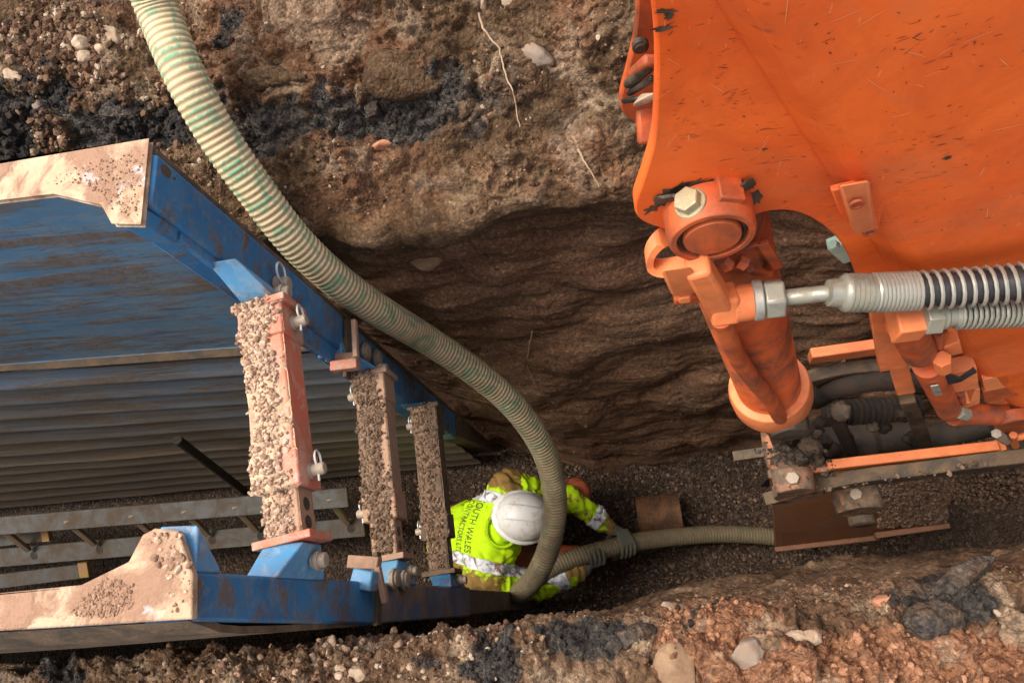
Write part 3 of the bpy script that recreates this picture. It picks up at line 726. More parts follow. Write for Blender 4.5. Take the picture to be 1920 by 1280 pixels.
# --- ribbed lower panel: sheets lapping like boards
Yin = i_m.y; PSL = (i_l.y-i_m.y)/(i_l.x-i_m.x); YE = Yin+PSL*(-5.3-i_m.x)
def ribbed(name, Y0, X0, X1, d0, d1, n):
    us = np.linspace(0, 1, n*14+1); ph = us*n % 1.; prof = .011*np.sin(ph*math.pi)**.6-.007*ph
    xs = np.linspace(X0, X1, 150)
    Xg, Ug = np.meshgrid(xs, us, indexing='ij')
    wob = perlin(np.stack([Xg*1.7, Ug*9, Ug*0+3], -1))*.010
    Y = Y0+PSL*(Xg-i_m.x)*(1-.85*Ug)+prof[None]+wob; Z = CAM_H-(d0+(d1-d0)*Ug+perlin(np.stack([Xg*1.1, Ug*3, Ug*0], -1))*.02*np.sin(Ug*math.pi))
    V = np.stack([Xg, Y, Z], -1).reshape(-1, 3); Vb = V.copy(); Vb[:, 1] = Y0+PSL*(Vb[:, 0]-i_m.x)+.045
    Fq = grid_faces(len(xs), len(us)); me = np_mesh(name, np.concatenate([V, Vb]), np.concatenate([Fq, Fq[:, ::-1]+len(V)]))
    me.set_sharp_from_angle(angle=R(50)); return link_mesh(name, me, MRIB, TB)
ribbed('ribbed_panel', Yin-.016, -5.3, FX-.088, 1.99, 4.06, 12)
m = MB(); m.bar(at(-5.3, YE+.012, 1.990), at(FX-.09, Yin+.012, 1.990), .062, .010, (0, 0, 1)); m.build('joint_strip', MMUDDY, TB, bevel=.003)
m = MB(); m.hexa([at(-5.3, YE+.05, 4.1), at(FX-.1, Yin+.05, 4.1), at(FX-.1, Yin+.065, 4.1), at(-5.3, YE+.065, 4.1)], [at(-5.3, YE+.05, 1.99), at(FX-.1, Yin+.05, 1.99), at(FX-.1, Yin+.065, 1.99), at(-5.3, YE+.065, 1.99)])
m.build('side_panel', MMUDDY, TB)

# --- near panel
a0, a1 = P(0, 1182, d=ZT), P(361, 1160, d=ZT)
inn = [P(x, y, d=ZT) for x, y in [(362, 1076), (335, 994), (290, 990), (268, 1002), (242, 1052), (152, 1096), (0, 1111)]]
aL = ext(a1, a0, -5.3); bL = ext(inn[-2], inn[-1], -5.3)
topn = [aL, a1]+inn+[bL]
mb = MB(); mb.prism([p+Vector((0, 0, -.014)) for p in topn], (0, 0, .016)); mb.build('mud_cap', MSAND, TB, bevel=.003)
ye = inn[0].y
mb = MB(); mb.prism([Vector((p.x, p.y, CAM_H-1.75)) for p in (aL, Vector((NX-.09, a1.y, 0)), Vector((NX-.09, inn[-2].y-.006, 0)), bL)], (0, 0, 1.75-ZT-.016)); mb.build('side_panel', MBLUEF, TB, bevel=.003)
# rounded brown outer skin
rows = []
for d, off in [(ZT+.012, 0.), (ZT+.05, -.010), (ZT+.10, -.024), (ZT+.16, -.030), (ZT+.3, -.034), (1.7, -.036)]:
    rows.append([at(x, np.interp(x, [-5.3, a0.x, a1.x], [aL.y, a0.y, a1.y])+off*np.interp(x, [-1.3, NX], [1.15, .8])-.002, d) for x in np.linspace(-5.3, NX-.006, 12)])
mb = MB(); g = [[mb.bm.verts.new(p) for p in r] for r in rows]
for A, B in zip(g, g[1:]):
    for k in range(11): mb.bm.faces.new((A[k], A[k+1], B[k+1], B[k]))
gb = [[mb.bm.verts.new(p+Vector((0, .012, 0))) for p in r] for r in rows]
for A, B in zip(gb, gb[1:]):
    for k in range(11): mb.bm.faces.new((A[k], B[k], B[k+1], A[k+1]))
for A, B in zip(g, gb): pass
for k in range(5): mb.bm.faces.new((g[k][-1], gb[k][-1], gb[k+1][-1], g[k+1][-1]))
mb.build('outer_skin', MMUDDY, TB)
YN0, YN1 = NYo-.002, ye+.004
m = MB(); m.hexa([at(NX-.085, YN0-.03, 1.80), at(NX, YN0-.028, 1.80), at(NX, YN1, 1.80), at(NX-.085, YN1, 1.80)], [at(NX-.085, YN0, ZT+.017), at(NX, YN0, ZT+.017), at(NX, YN1, ZT+.017), at(NX-.085, YN1, ZT+.017)])
m.build('end_post', MBLUE, TB, bevel=.006)
m = MB(); m.hexa([at(NX-.09, YN0-.03, 2.75), at(NX-.006, YN0-.03, 2.75), at(NX-.006, YN1, 2.75), at(NX-.09, YN1, 2.75)], [at(NX-.09, YN0-.026, 1.815), at(NX-.006, YN0-.026, 1.815), at(NX-.006, YN1, 1.815), at(NX-.09, YN1, 1.815)])
m.build('end_post', paint('muddy_blue_paint', (.035, .10, .20), (.06, .14, .25), mud=.55, dust=.6, mudcol=(.2, .13, .08)), TB, bevel=.006)
m = MB(); m.hexa([at(NX-.09, YN0-.02, 4.1), at(NX-.01, YN0-.02, 4.1), at(NX-.01, YN1-.012, 4.1), at(NX-.09, YN1-.012, 4.1)], [at(NX-.09, YN0-.024, 2.76), at(NX-.01, YN0-.024, 2.76), at(NX-.01, YN1-.006, 2.76), at(NX-.09, YN1-.006, 2.76)])
m.build('end_post', MMUDDY, TB, bevel=.006)
# inner block beside the nub
m = MB(); m.hexa([at(NX-.075, YN1, 1.13), at(NX-.006, YN1, 1.13), at(NX-.006, YN1+.008, 1.13), at(NX-.075, YN1+.008, 1.13)], [at(NX-.075, YN1, ZT+.018), at(NX-.004, YN1, ZT+.018), at(NX-.008, YN1+.072, ZT+.022), at(NX-.075, YN1+.075, ZT+.022)])
m.build('lifting_block', MBLUEL, TB, bevel=.004)
m = MB(); m.prism([Vector((p.x, p.y, CAM_H-4.05)) for p in (Vector((-5.3, NYo+.02, 0)), Vector((NX-.1, NYo+.02, 0)), Vector((NX-.1, YN1-.02, 0)), Vector((-5.3, YN1-.02, 0)))], (0, 0, 2.25)); m.build('side_panel', MRIB, TB)
# joint plate between the storeys
m = MB(); m.bar(at(NX+.003, YN0-.03, 1.8), at(NX+.003, YN1+.07, 1.8), .012, .03, (0, 0, 1)); m.build('joint_plate', MMUDDY, TB, bevel=.002)
m = MB(); m.bar(at(FX+.003, YI-.07, 1.95), at(FX+.003, FYo-.01, 1.95), .012, .035, (0, 0, 1)); m.build('joint_plate', MMUDDY, TB, bevel=.002)

# lumps of mud on the caps
rgn = np.random.default_rng(9)
def lumps(name, cx, cy, sx, sy, n, s0, s1, mat, label):
    q = []
    while len(q) < n:
        x, y = rgn.normal(cx, sx), rgn.normal(cy, sy)
        q.append(P(x, y, d=ZT-.003))
    q = np.array([p[:] for p in q])
    return scatter(name, q, rgn.uniform(s0, s1, n), mat, label, 'gravel', base=ICO2, cuts=8)
def inside_lumps(name, poly, n, s0, s1, mat, label):
    q = []; xs = [p[0] for p in poly]; ys = [p[1] for p in poly]
    while len(q) < n:
        x, y = rgn.uniform(min(xs), max(xs)), rgn.uniform(min(ys), max(ys)); c = False
        for (x0, y0), (x1, y1) in zip(poly, poly[1:]+poly[:1]):
            if (y0 > y) != (y1 > y) and x < (x1-x0)*(y-y0)/(y1-y0)+x0: c = not c
        if c: q.append(P(x, y, d=ZT-.002)[:])
    return scatter(name, np.array(q), s0+(s1-s0)*rgn.uniform(0, 1, n)**2, mat, label, 'gravel', base=ICO2, cuts=8)
inside_lumps('gravel_crust', [(278, 997), (338, 999), (356, 1060), (340, 1080), (300, 1070), (272, 1020)], 46, .003, .009, MGRAVEL, 'gravel stuck on the raised corner of the near panel')
inside_lumps('gravel_crust', [(300, 1075), (356, 1070), (354, 1150), (320, 1150)], 16, .002, .006, MGRAVEL, 'few pebbles stuck to the near panel top beside its corner')
inside_lumps('mud_crumb', [(130, 1150), (160, 1115), (200, 1080), (250, 1095), (250, 1140), (190, 1160)], 420, .0010, .0040, MCAPMUD, 'dried brown mud clods on the near panel top')
inside_lumps('mud_crumb', [(80, 345), (130, 315), (270, 280), (258, 405), (215, 405), (190, 360)], 260, .0008, .0030, MCAPMUD, 'dried mud clods on the far panel top')

# --- struts
def rclip(c, ax, upv, s, parent):
    x, y, z = frame(ax, upv); c = Vector(c); pts = []
    for k in range(15):
        a = math.pi*(1.25-1.5*k/14); pts.append(c+y*(s*.95+s*.75*math.sin(a))+x*(s*.62*math.cos(a)))
    pts = [c-y*s*1.1-x*s*.25]+[c-y*s*.2-x*s*.15]+pts+[c+y*s*.1+x*s*.2]
    m = MB(); m.tube(pts, s*.11, 7); return m.build('retaining_clip', MCLIP, parent)
def pin(c, ax, r, L, parent, clip=True, mat=None, upv=(0, 0, 1)):
    ax = Vector(ax).normalized(); c = Vector(c); m = MB()
    m.lathe(c-ax*L*.4, ax, [(0, r*.98), (L*1.25, r*.98), (L*1.38, r*.8), (L*1.4, r*.3)], 18)
    m.lathe(c, ax, [(0, r*1.25), (.008, r*1.25)], 18)
    o = m.build('locking_pin', mat or MPIN, parent, bevel=.001)
    if clip: rclip(c+ax*L*.6, ax, upv, r*1.7, o)
    return o
def strut(idx, d, fy, fxo, nyo, nxo, fsock, nsock, matm, gmat, glabel, wd=.112, flip=False, gdens=1.):
    """cross strut from the far socket to the near socket at depth d of its centre line"""
    A = Vector((fxo, fy, CAM_H-d)); B = Vector((nxo, nyo, CAM_H-d)); ax = (B-A).normalized(); L = (B-A).length
    side = Vector((0, 0, 1)).cross(ax).normalized()
    if side.x < 0: side = -side
    st = MB(); st.bar(A, A+ax*(L*.80), wd, wd, (0, 0, 1)); s = st.build('strut', matm, TB, bevel=.005, label={0: 'topmost strut, reddest paint, caked with pink gravel', 1: 'middle strut, brown with mud', 2: 'lowest strut, thinnest and fully mud brown'}[idx])
    m = MB(); m.bar(A+ax*(L*.78), B, wd*.80, wd*.80, (0, 0, 1)); inner = m.build('inner_tube', MREDM if idx < 2 else MMUDDY, s, bevel=.004)
    # collars
    m = MB(); m.bar(A+ax*.012, A+ax*(L*.17), wd*1.12, wd*1.12, (0, 0, 1)); m.build('collar', matm, s, bevel=.004)
    m = MB(); m.bar(A+ax*(L*.66), A+ax*(L*.80), wd*1.13, wd*1.13, (0, 0, 1)); m.build('collar', matm, s, bevel=.004)
    # flanges
    m = MB(); m.bar(A-ax*.002, A+ax*.014, wd*1.38, wd*1.2, (0, 0, 1)); m.build('flange', matm, s, bevel=.002)
    m = MB(); m.bar(B-ax*.014, B+ax*.002, wd*1.35, wd*1.15, (0, 0, 1)); m.build('flange', matm, s, bevel=.002)
    # adjusting holes in the inner tube's side
    for f in (.86, .93):
        c = A+ax*(L*f)+side*(wd*.40); m = MB(); m.cyl(c-side*.004, c+side*.0012, wd*.15, n=18); m.build('adjusting_hole', MGREASE, s)
    for f, sd in ((.10, 1), (.74, 1)):
        k = sd if not flip else -1
        pin(A+ax*(L*f)+side*(k*wd*.56), side*k, wd*.15, .035, s, upv=-ax)
    # sockets on the panels: wedge blocks
    for (S0, S1, yy) in ((A, fsock, 1), (B, nsock, -1)):
        hz0, hz1 = wd*.44, wd*1.15; hx0, hx1 = wd*.46, wd*.36
        q = [(-1, -1), (1, -1), (1, 1), (-1, 1)]
        m = MB(); m.hexa([S0+Vector((a*hx0, 0, b*hz0)) for a, b in q], [Vector(S1)+Vector((a*hx1, 0, b*hz1)) for a, b in q])
        so_ = m.build('strut_socket', MBLUEL if idx < 2 else MBLUE, TB, bevel=.004)
        mid = (S0+Vector(S1))/2+Vector((wd*.55, 0, -.012))
        pin(mid, (1, 0, 0), wd*.17, .022, so_, clip=False)
    # mud crust on the top face, uneven in outline, with gravel bedded in it
    def width(u): return wd*(1.1 if (u < .17 or .66 < u < .8) else (1. if u < .8 else .8))
    U, Vv = np.meshgrid(np.linspace(.0, .985, 150), np.linspace(-.52, .52, 44), indexing='ij')
    wl = np.vectorize(width)(U); q3 = np.stack([U*L*1., Vv*wd, U*0+idx*3.3], -1)
    ed = 1-np.abs(Vv+.07)*2.05+fbm(q3, 16, 4, .6, idx*7.)*.55
    hgt = np.clip(ed, -.4, .8)*.010+(billow(q3, 60, 2, .6)-.25)*.008+fbm(q3, 14, 3, .5, 3.)*.004-.0012
    lo = np.minimum(hgt, 0)
    A_, a_, s_ = np.array(A), np.array(ax), np.array(side)
    Pm = A_+a_*(L*U)[..., None]+s_*(Vv*wl)[..., None]; Pm[..., 2] += wl/2+np.maximum(hgt, -.004)
    cm = np_mesh('mud_crust', Pm.reshape(-1, 3), grid_faces(150, 44)); link_mesh('mud_crust', cm, MSAND if idx == 0 else MCRUSTB, s)
    n = int(1500*gdens*L/.5); q = []
    for _ in range(n):
        i_, j_ = rgn.integers(0, 150), rgn.integers(0, 44)
        if hgt[i_, j_] < .0008 and rgn.uniform() < .9: continue
        q.append(Pm[i_, j_]+np.array([rgn.normal(0, .002), rgn.normal(0, .002), .0005]))
    scatter('gravel_crust', np.array(q), .0022+.0062*rgn.uniform(0, 1, len(q))**2.2, gmat, glabel, 'gravel', base=ICO2, cuts=10)
    return s
MCRUSTB = plain('brown_crust', (.22, .135, .085), .9, dirt=.6, dcol=(.13, .075, .045), sc=14, bump=.8, bsc=70)
pA = lambda x, y, d: P(x, y, d=d)
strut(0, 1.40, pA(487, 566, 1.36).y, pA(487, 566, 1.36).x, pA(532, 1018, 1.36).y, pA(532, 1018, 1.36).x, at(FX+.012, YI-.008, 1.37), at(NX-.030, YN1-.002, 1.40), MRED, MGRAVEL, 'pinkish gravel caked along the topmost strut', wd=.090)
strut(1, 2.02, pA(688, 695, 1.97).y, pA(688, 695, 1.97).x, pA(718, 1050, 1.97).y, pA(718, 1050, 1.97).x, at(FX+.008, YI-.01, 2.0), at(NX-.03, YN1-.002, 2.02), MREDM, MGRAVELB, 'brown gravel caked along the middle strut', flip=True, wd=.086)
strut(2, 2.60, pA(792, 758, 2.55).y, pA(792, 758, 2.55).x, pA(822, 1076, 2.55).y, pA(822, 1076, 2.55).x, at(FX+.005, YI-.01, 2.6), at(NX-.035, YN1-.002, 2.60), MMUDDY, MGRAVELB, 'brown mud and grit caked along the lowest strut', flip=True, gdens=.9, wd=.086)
# pins on the far end post
pin(P(519, 535, X=FX+.002), (1, 0, 0), .019, .035, TB, upv=(0, .5, .5))
for x, y in ((684, 660), (705, 672)):
    pin(P(x, y, X=FX+.004), (1, 0, 0), .024, .016, TB, clip=False)
for x, y in ((737, 1085), (756, 1088)):
    pin(P(x, y, X=NX+.004), (1, 0, 0), .022, .016, TB, clip=False)
# lug brackets at the storey joint
m = MB(); m.bar(P(618, 612, d=1.93), P(635, 672, d=1.93), .055, .05, (0, 0, 1), w1=.05); m.build('joint_bracket', MBLUEL, TB, bevel=.004)
m = MB(); m.bar(P(612, 672, d=1.9), P(668, 668, d=1.9), .022, .022, (0, 0, 1)); m.build('joint_bracket', MREDM, TB, bevel=.003)
m = MB(); m.bar(P(622, 688, d=1.88), P(672, 682, d=1.88), .03, .03, (0, 0, 1)); m.build('joint_bracket', MRED, TB, bevel=.003)
m = MB(); m.bar(P(664, 600, d=1.84), P(668, 670, d=1.84), .014, .02, (0, 0, 1)); m.build('joint_bracket', MREDM, TB, bevel=.003)
m = MB(); m.bar(P(655, 1052, d=1.75), P(712, 1056, d=1.75), .03, .03, (0, 0, 1)); m.build('joint_bracket', MREDM, TB, bevel=.003)
m = MB(); m.bar(P(680, 1105, d=1.72), P(688, 1068, d=1.72), .055, .05, (0, 0, 1), w1=.05); m.build('joint_bracket', MBLUEL, TB, bevel=.004)
m = MB(); m.bar(P(708, 1062, d=1.74), P(722, 1130, d=1.76), .014, .02, (0, 0, 1)); m.build('joint_bracket', MREDM, TB, bevel=.003)
# ================================================================== EXCAVATOR
KT = .10
def E(px, py, off=0.):
    """point of the arm's leaning plane (offset 'off' across it; negative = towards the near bank)"""
    v = ray(px, py); n = -v.z
    return CAMP+v*((.493+off+KT*.77)/(v.y+KT*n))
AN = Vector((0, -1, KT)).normalized()       # across the arm, towards the near side
AN = Vector((0, -1, KT)); AN.normalize()
EX = thing('excavator', 'orange excavator arm and bucket reaching down into the trench', 'excavator', (.6, .45, 2.5))
def onplane(p, off):
    return Vector((p.x, .493+off-KT*((CAM_H-p.z)-.77), p.z))
# arm box: front edge follows the ridge
r0, r1 = E(1310, 0, -.093), E(1600, 430, -.093)
dv = (r1-r0); dv = Vector((dv.x, 0, dv.z)).normalized(); wv = Vector((-dv.z, 0, dv.x))
if wv.x < 0: wv = -wv
def armpt(s, wd, off): return onplane(r0+dv*s+wv*wd, off)
AW = .50
def arm_ring(off, inset):
    return [armpt(-.55, inset, off), armpt(.2, inset, off), armpt(.62, inset, off), armpt(1.12, inset+.02, off), armpt(1.60, inset+.07, off), armpt(1.76, .17, off), armpt(1.78, .27, off), armpt(1.62, .38, off), armpt(.9, AW-inset*.4, off), armpt(-.55, AW+.1, off)]
m = MB()
A0 = arm_ring(-.070, 0.); A1 = arm_ring(-.100, .034); A2 = arm_ring(.075, .034); A3 = arm_ring(.10, .04)
va = [[m.bm.verts.new(p) for p in r] for r in (A1, A0, A2)]
for A, B in zip(va, va[1:]):
    n = len(A)
    for i in range(n): m.bm.faces.new((A[i], A[(i+1) % n], B[(i+1) % n], B[i]))
m.bm.faces.new(va[0]); m.bm.faces.new(va[-1][::-1])
ARM = m.build('dipper_arm', MORANGE, EX, bevel=.010, seg=3)
# bracket plates carrying the cylinder
def dense(pts, k=6):
    """Catmull-Rom through points"""
    out = []; n = len(pts)
    for i in range(n-1):
        p0, p1, p2, p3 = pts[max(i-1, 0)], pts[i], pts[i+1], pts[min(i+2, n-1)]
        for j in range(k):
            t = j/k
            out.append(.5*((2*p1)+(p2-p0)*t+(2*p0-5*p1+4*p2-p3)*t*t+(3*p1-p0-3*p2+p3)*t*t*t))
    out.append(pts[-1]); return out
edge = [(1196, -170), (1210, -60), (1224, 20), (1231, 100), (1230, 190), (1224, 270), (1206, 335), (1190, 385), (1200, 412), (1238, 428), (1290, 436), (1370, 426), (1420, 402), (1480, 396), (1535, 418), (1580, 462), (1606, 520), (1640, 610)]
NPL = -.070
el = dense([E(x, y, NPL) for x, y in edge], 5)
el = el+[armpt(.80, .08, NPL), armpt(.0, .06, NPL), armpt(-.3, .03, NPL)]
m = MB(); m.prism([p+AN*.000 for p in el], -AN*.022); BRK = m.build('cylinder_bracket', MORANGE, EX, bevel=.003)
FPL = .075
ef = [onplane(p, FPL) for p in el]
m = MB(); m.prism(ef, -AN*.015); m.build('cylinder_bracket', MORANGED, EX, bevel=.003)
# lit edge trim: worn bare edge of the near bracket
# greasy bits between the brackets
for (a, b, w, mt, nm) in [((1176, 160), (1226, 118), .012, MGREASE, 'grease_lump'), ((1178, 176), (1226, 146), .009, MGREASE, 'grease_lump'), ((1168, 190), (1215, 182), .008, MGREASE, 'grease_lump'), ((1190, 140), (1222, 112), .016, MORANGED, 'cylinder_lug'), ((1212, 205), (1216, 270), .024, MORANGED, 'cylinder_lug')]:
    m = MB(); m.bar(E(*a, .03), E(*b, .0), w, w*.8, (0, 1, 0)); m.build(nm, mt, EX, bevel=.004)
m = MB(); m.hull([E(1196, 192, .0)+Vector((random.uniform(-1, 1), random.uniform(-1, 1), random.uniform(-1, 1)))*.006 for _ in range(14)]+[E(1218, 180, .0)+Vector((random.uniform(-1, 1), random.uniform(-1, 1), random.uniform(-1, 1)))*.006 for _ in range(10)])
m.build('dry_mud', MSTONE_P, EX, bevel=.001)
m = MB(); m.lathe(E(1200, 82, .056), AN, [(0, .009), (.006, .009), (.007, .006), (.009, .006)], 16); m.build('bolt', MGREASE, EX)

# pin boss
bc = E(1336, 452, -.113); b0 = onplane(bc, NPL); BR = .0505
m = MB(); m.lathe(b0-AN*.01, AN, [(0, BR*1.03), (.016, BR*1.01), (.047, BR*.985), (.053, BR*.94), (.053, BR*.80), (.043, BR*.78)], 48)
boss = m.build('pin_boss', MORANGED, EX, bevel=.001)
m = MB(); m.lathe(b0+AN*.017, AN, [(0, BR*.66), (.022, BR*.66), (.026, BR*.63), (.0262, .004)], 40); m.build('pivot_pin', MORANGED, boss)
m = MB(); m.lathe(b0+AN*.022, AN, [(0, BR*.80), (.014, BR*.79), (.017, BR*.72), (.012, BR*.655)], 40); m.build('grease_ring', MGREASE, boss)
m = MB()
bm_ = b0+AN*.020
rad = (CAMP-bm_); rad = (rad-AN*rad.dot(AN)).normalized(); rad = (rad+Vector((-.42, 0, .1))).normalized(); rad = (rad-AN*rad.dot(AN)).normalized()
q = bm_+rad*(BR*.97); m.hexnut(q, q+rad*.013, .0155); m.lathe(q-rad*.002, rad, [(0, .0185), (.004, .0185)], 20)
m.build('bolt', MBOLT, boss, bevel=.0015)
rad2 = (rad+Vector((.95, 0, .25))); rad2 = (rad2-AN*rad2.dot(AN)).normalized()
m = MB(); q = b0+AN*.008+rad2*BR*.98; m.bar(q-AN*.016, q+AN*.02, .030, .016, rad2); m.build('stop_lug', MORANGED, boss, bevel=.002)
m = MB(); m.hull([q+Vector((.022, 0, -.003))+Vector((random.uniform(-1, 1)*.014, random.uniform(-.3, .3)*.014, random.uniform(-1, 1)*.014)) for _ in range(16)]); m.build('grease_lump', MGREASE, EX)
m = MB(); m.hull([E(1258, 372, NPL-.005)+Vector((random.uniform(-1, 1)*.022, random.uniform(-.2, .2)*.012, random.uniform(-.6, .6)*.012)) for _ in range(18)]); m.build('grease_lump', MGREASE, EX)

# scuffs, scratches and grease on the arm plates: thin marks lying on the paint
rs = np.random.default_rng(77)
def marks(name, items, mat):
    off = rootloc(EX)
    for host in (ARM, BRK):
        me = host.data; me.materials.append(mat); bm = bmesh.new(); bm.from_mesh(me)
        for pts in items:
            c = sum(pts, Vector())/len(pts); box_ = abs(c.y-(.493-.1008-KT*((CAM_H-c.z)-.77))) < .012
            if box_ != (host is ARM): continue
            f = bm.faces.new([bm.verts.new(p-off) for p in pts]); f.material_index = len(me.materials)-1
            f.normal_update()
            if f.normal.y > 0: f.normal_flip()
        bm.to_mesh(me); bm.free()
def mark_poly(c, ux, uy, L_, W_, n=9, jag=.45):
    return [c+ux*(math.cos(2*math.pi*k/n)*L_*(1+rs.uniform(-jag, jag)))+uy*(math.sin(2*math.pi*k/n)*W_*(1+rs.uniform(-jag, jag))) for k in range(n)]
def plate_pt(x, y):
    ridge = E(x, y, -.1008); rel = ridge-r0; wd_ = rel.x*wv.x+rel.z*wv.z
    if wd_ > .045: return ridge
    if wd_ > -.006: return None
    return E(x, y, NPL-.0008)
def lay(n, lens, wids, ang, area, jag=.4, nv=7, tries=4000):
    out = []
    while len(out) < n and tries > 0:
        tries -= 1
        x, y = area()
        p = plate_pt(x, y)
        if p is None: continue
        a = ang(); ux = Vector((math.cos(a), 0, math.sin(a))); ux = (ux-AN*ux.dot(AN)).normalized(); uy = AN.cross(ux)
        out.append(mark_poly(p, ux, uy, lens(), wids(), nv, jag))
    return out
def anyw():
    while True:
        x, y = rs.uniform(1240, 1915), rs.uniform(5, 500)
        if y < 300 or x > 1450+(y-300)*.75: return x, y
clusters = [(rs.uniform(1260, 1900), rs.uniform(20, 420)) for _ in range(16)]
def clus():
    while True:
        c = clusters[rs.integers(0, 16)]; x, y = c[0]+rs.normal(0, 45), c[1]+rs.normal(0, 22)
        if 1245 < x < 1915 and 5 < y < 480 and (y < 300 or x > 1450+(y-300)*.75): return x, y
MSCUFF = plain('scuff', (.34, .055, .014), .7, dirt=.85, dcol=(.12, .030, .012), sc=25)
marks('scuff_marks', lay(95, lambda: rs.uniform(.001, .006), lambda: rs.uniform(.0002, .0006), lambda: rs.normal(.35, .35), clus)+lay(60, lambda: rs.uniform(.0006, .0022), lambda: rs.uniform(.0004, .0010), lambda: rs.uniform(0, 3), anyw), MSCUFF)
marks('scuff_marks', lay(26, lambda: rs.uniform(.004, .016), lambda: rs.uniform(.0002, .0004), lambda: rs.uniform(0, 3), anyw, .2, 6), plain('pale_scratch', (.80, .34, .14), .6, dirt=.2))
def spot(x, y, l_, w_, a, off=None, nv=16, jag=.5):
    p = plate_pt(x, y) if off is None else E(x, y, off); ux = Vector((math.cos(a), 0, math.sin(a))); ux = (ux-AN*ux.dot(AN)).normalized()
    return mark_poly(p, ux, AN.cross(ux), l_, w_, nv, jag)
marks('grease_smear', [spot(1248, 22, .008, .003, -.2), spot(1240, 55, .009, .002, -.1), spot(1256, 30, .004, .004, 0), spot(1256, 368, .026, .013, .6, nv=26, jag=.4), spot(1288, 349, .022, .006, .35, nv=26, jag=.4), spot(1330, 341, .020, .0035, .1, nv=22, jag=.4), spot(1412, 372, .010, .014, 0), spot(1392, 350, .012, .005, -.5), spot(1222, 392, .010, .006, .8), spot(1778, 296, .0035, .003, 0), spot(1434, 280, .004, .0015, 0)], MGREASE)
# bucket cylinder
c0 = onplane(bc, 0.); cT = E(1395, 500, 0.); cB = E(1447, 742, 0.)
ca = (cB-c0).normalized()
RB = .066
s1 = (cB-c0).length
m = MB(); m.lathe(c0-ca*.02, ca, [(0, RB*.6), (.02, RB*.9), (.09, RB), (s1-.05, RB), (s1-.045, RB*1.05)], 40)
cyl = m.build('bucket_cylinder', MORANGED, EX)
m = MB(); m.lathe(c0+ca*(s1-.075), ca, [(0, RB*.98), (.002, RB*1.24), (.025, RB*1.31), (.07, RB*1.31), (.085, RB*1.26), (.10, RB*1.1), (.135, RB*.72), (.15, RB*.68)], 48); m.build('gland_cap', MORANGEL, cyl, bevel=.002)
# raised weld lines down the barrel
# feed pipe running down the barrel to the gland
fp = dense([E(1352, 598, -.085), E(1378, 660, -.082), E(1407, 705, -.085), E(1440, 745, -.080), E(1462, 782, -.072)], 8)
m = MB(); m.tube(fp, .0155, 14); m.build('feed_pipe', MORANGED, cyl)
m = MB(); m.bar(E(1436, 772, -.05), E(1482, 772, -.05), .03, .03, (0, 0, 1)); m.build('feed_port', MORANGEL, cyl, bevel=.003)
# rod and rod eye (greasy)
re = E(1476, 838, 0.)
m = MB(); m.lathe(c0+ca*(s1+.05), ca, [(0, .036), ((re-(c0+ca*(s1+.05))).dot(ca), .036)], 24); m.build('piston_rod', MGREASE, cyl)
# port block, union and clamp at the barrel's top
PB = -.12
m = MB(); m.bar(E(1306, 495, PB), E(1352, 575, PB), .030, .034, (0, 1, 0), w1=.034); m.build('port_tube', MORANGEL, cyl, bevel=.006, seg=3)
m = MB(); m.bar(E(1330, 574, PB), E(1384, 566, PB), .040, .046, (0, .5, 1)); m.build('port_block', MORANGEL, cyl, bevel=.006, seg=3)
m = MB(); m.cyl(E(1374, 570, PB), E(1414, 565, PB), .0245, n=28); un = m.build('hose_union', MORANGEL, cyl, bevel=.002)
m = MB(); m.hexa([E(x, y, PB+.004) for x, y in [(1240, 508), (1296, 500), (1322, 546), (1262, 556)]], [E(x, y, PB-.012) for x, y in [(1238, 506), (1294, 499), (1320, 545), (1260, 555)]]); cl = m.build('clamp_block', MORANGEL, cyl, bevel=.004)
m = MB(); m.bar(E(1262, 548, PB+.02), E(1338, 540, PB+.02), .022, .03, (0, 1, 0)); m.build('clamp_block', MORANGED, cyl, bevel=.003)
m = MB(); q = E(1281, 545, PB); dq = (E(1285, 562, PB)-q).normalized(); m.hexnut(q, q+dq*.014, .0125); m.build('bolt', MORANGEL, cyl, bevel=.001)
# strap looping round below the boss
sp = dense([E(1262, 436, -.06), E(1238, 448, -.075), E(1220, 470, -.085), E(1218, 492, -.09), E(1236, 502, -.095), E(1270, 500, -.10), E(1318, 492, -.105)], 7)
m = MB(); hw = AN*.010
ra = [p+hw for p in sp]; rb = [p-hw for p in sp]
cen = E(1262, 470, -.085)
for i in range(len(sp)-1):
    o0 = (sp[i]-cen).normalized()*.0045; o1 = (sp[i+1]-cen).normalized()*.0045
    m.hexa([ra[i]-o0, ra[i]+o0, rb[i]+o0, rb[i]-o0], [ra[i+1]-o1, ra[i+1]+o1, rb[i+1]+o1, rb[i+1]-o1])
bmesh.ops.remove_doubles(m.bm, verts=m.bm.verts, dist=.0004)
m.build('clamp_strap', MORANGEL, cyl)
# small bracket with slot and bolts right of the port block
for (a, b) in (((1398, 462), (1430, 508)), ((1418, 458), (1446, 505))):
    m = MB(); m.bar(E(*a, -.07), E(*b, -.07), .006, .030, (1, 0, 0)); m.build('slotted_bracket', MORANGED, cyl, bevel=.001)
m = MB(); m.bar(E(1404, 500, -.075), E(1442, 512, -.07), .016, .012, (0, 0, 1)); m.build('slotted_bracket', MORANGED, cyl, bevel=.002)
for a, b in (((1352, 486), (1366, 500)), ((1384, 488), (1400, 496))):
    m = MB(); m.hexnut(E(*a, -.09), E(*b, -.095), .010); m.build('bolt', MORANGED, cyl, bevel=.001)
m = MB(); m.bar(E(1332, 486, -.08), E(1392, 476, -.07), .022, .02, (0, 0, 1)); m.build('clamp_block', MORANGED, cyl, bevel=.003)

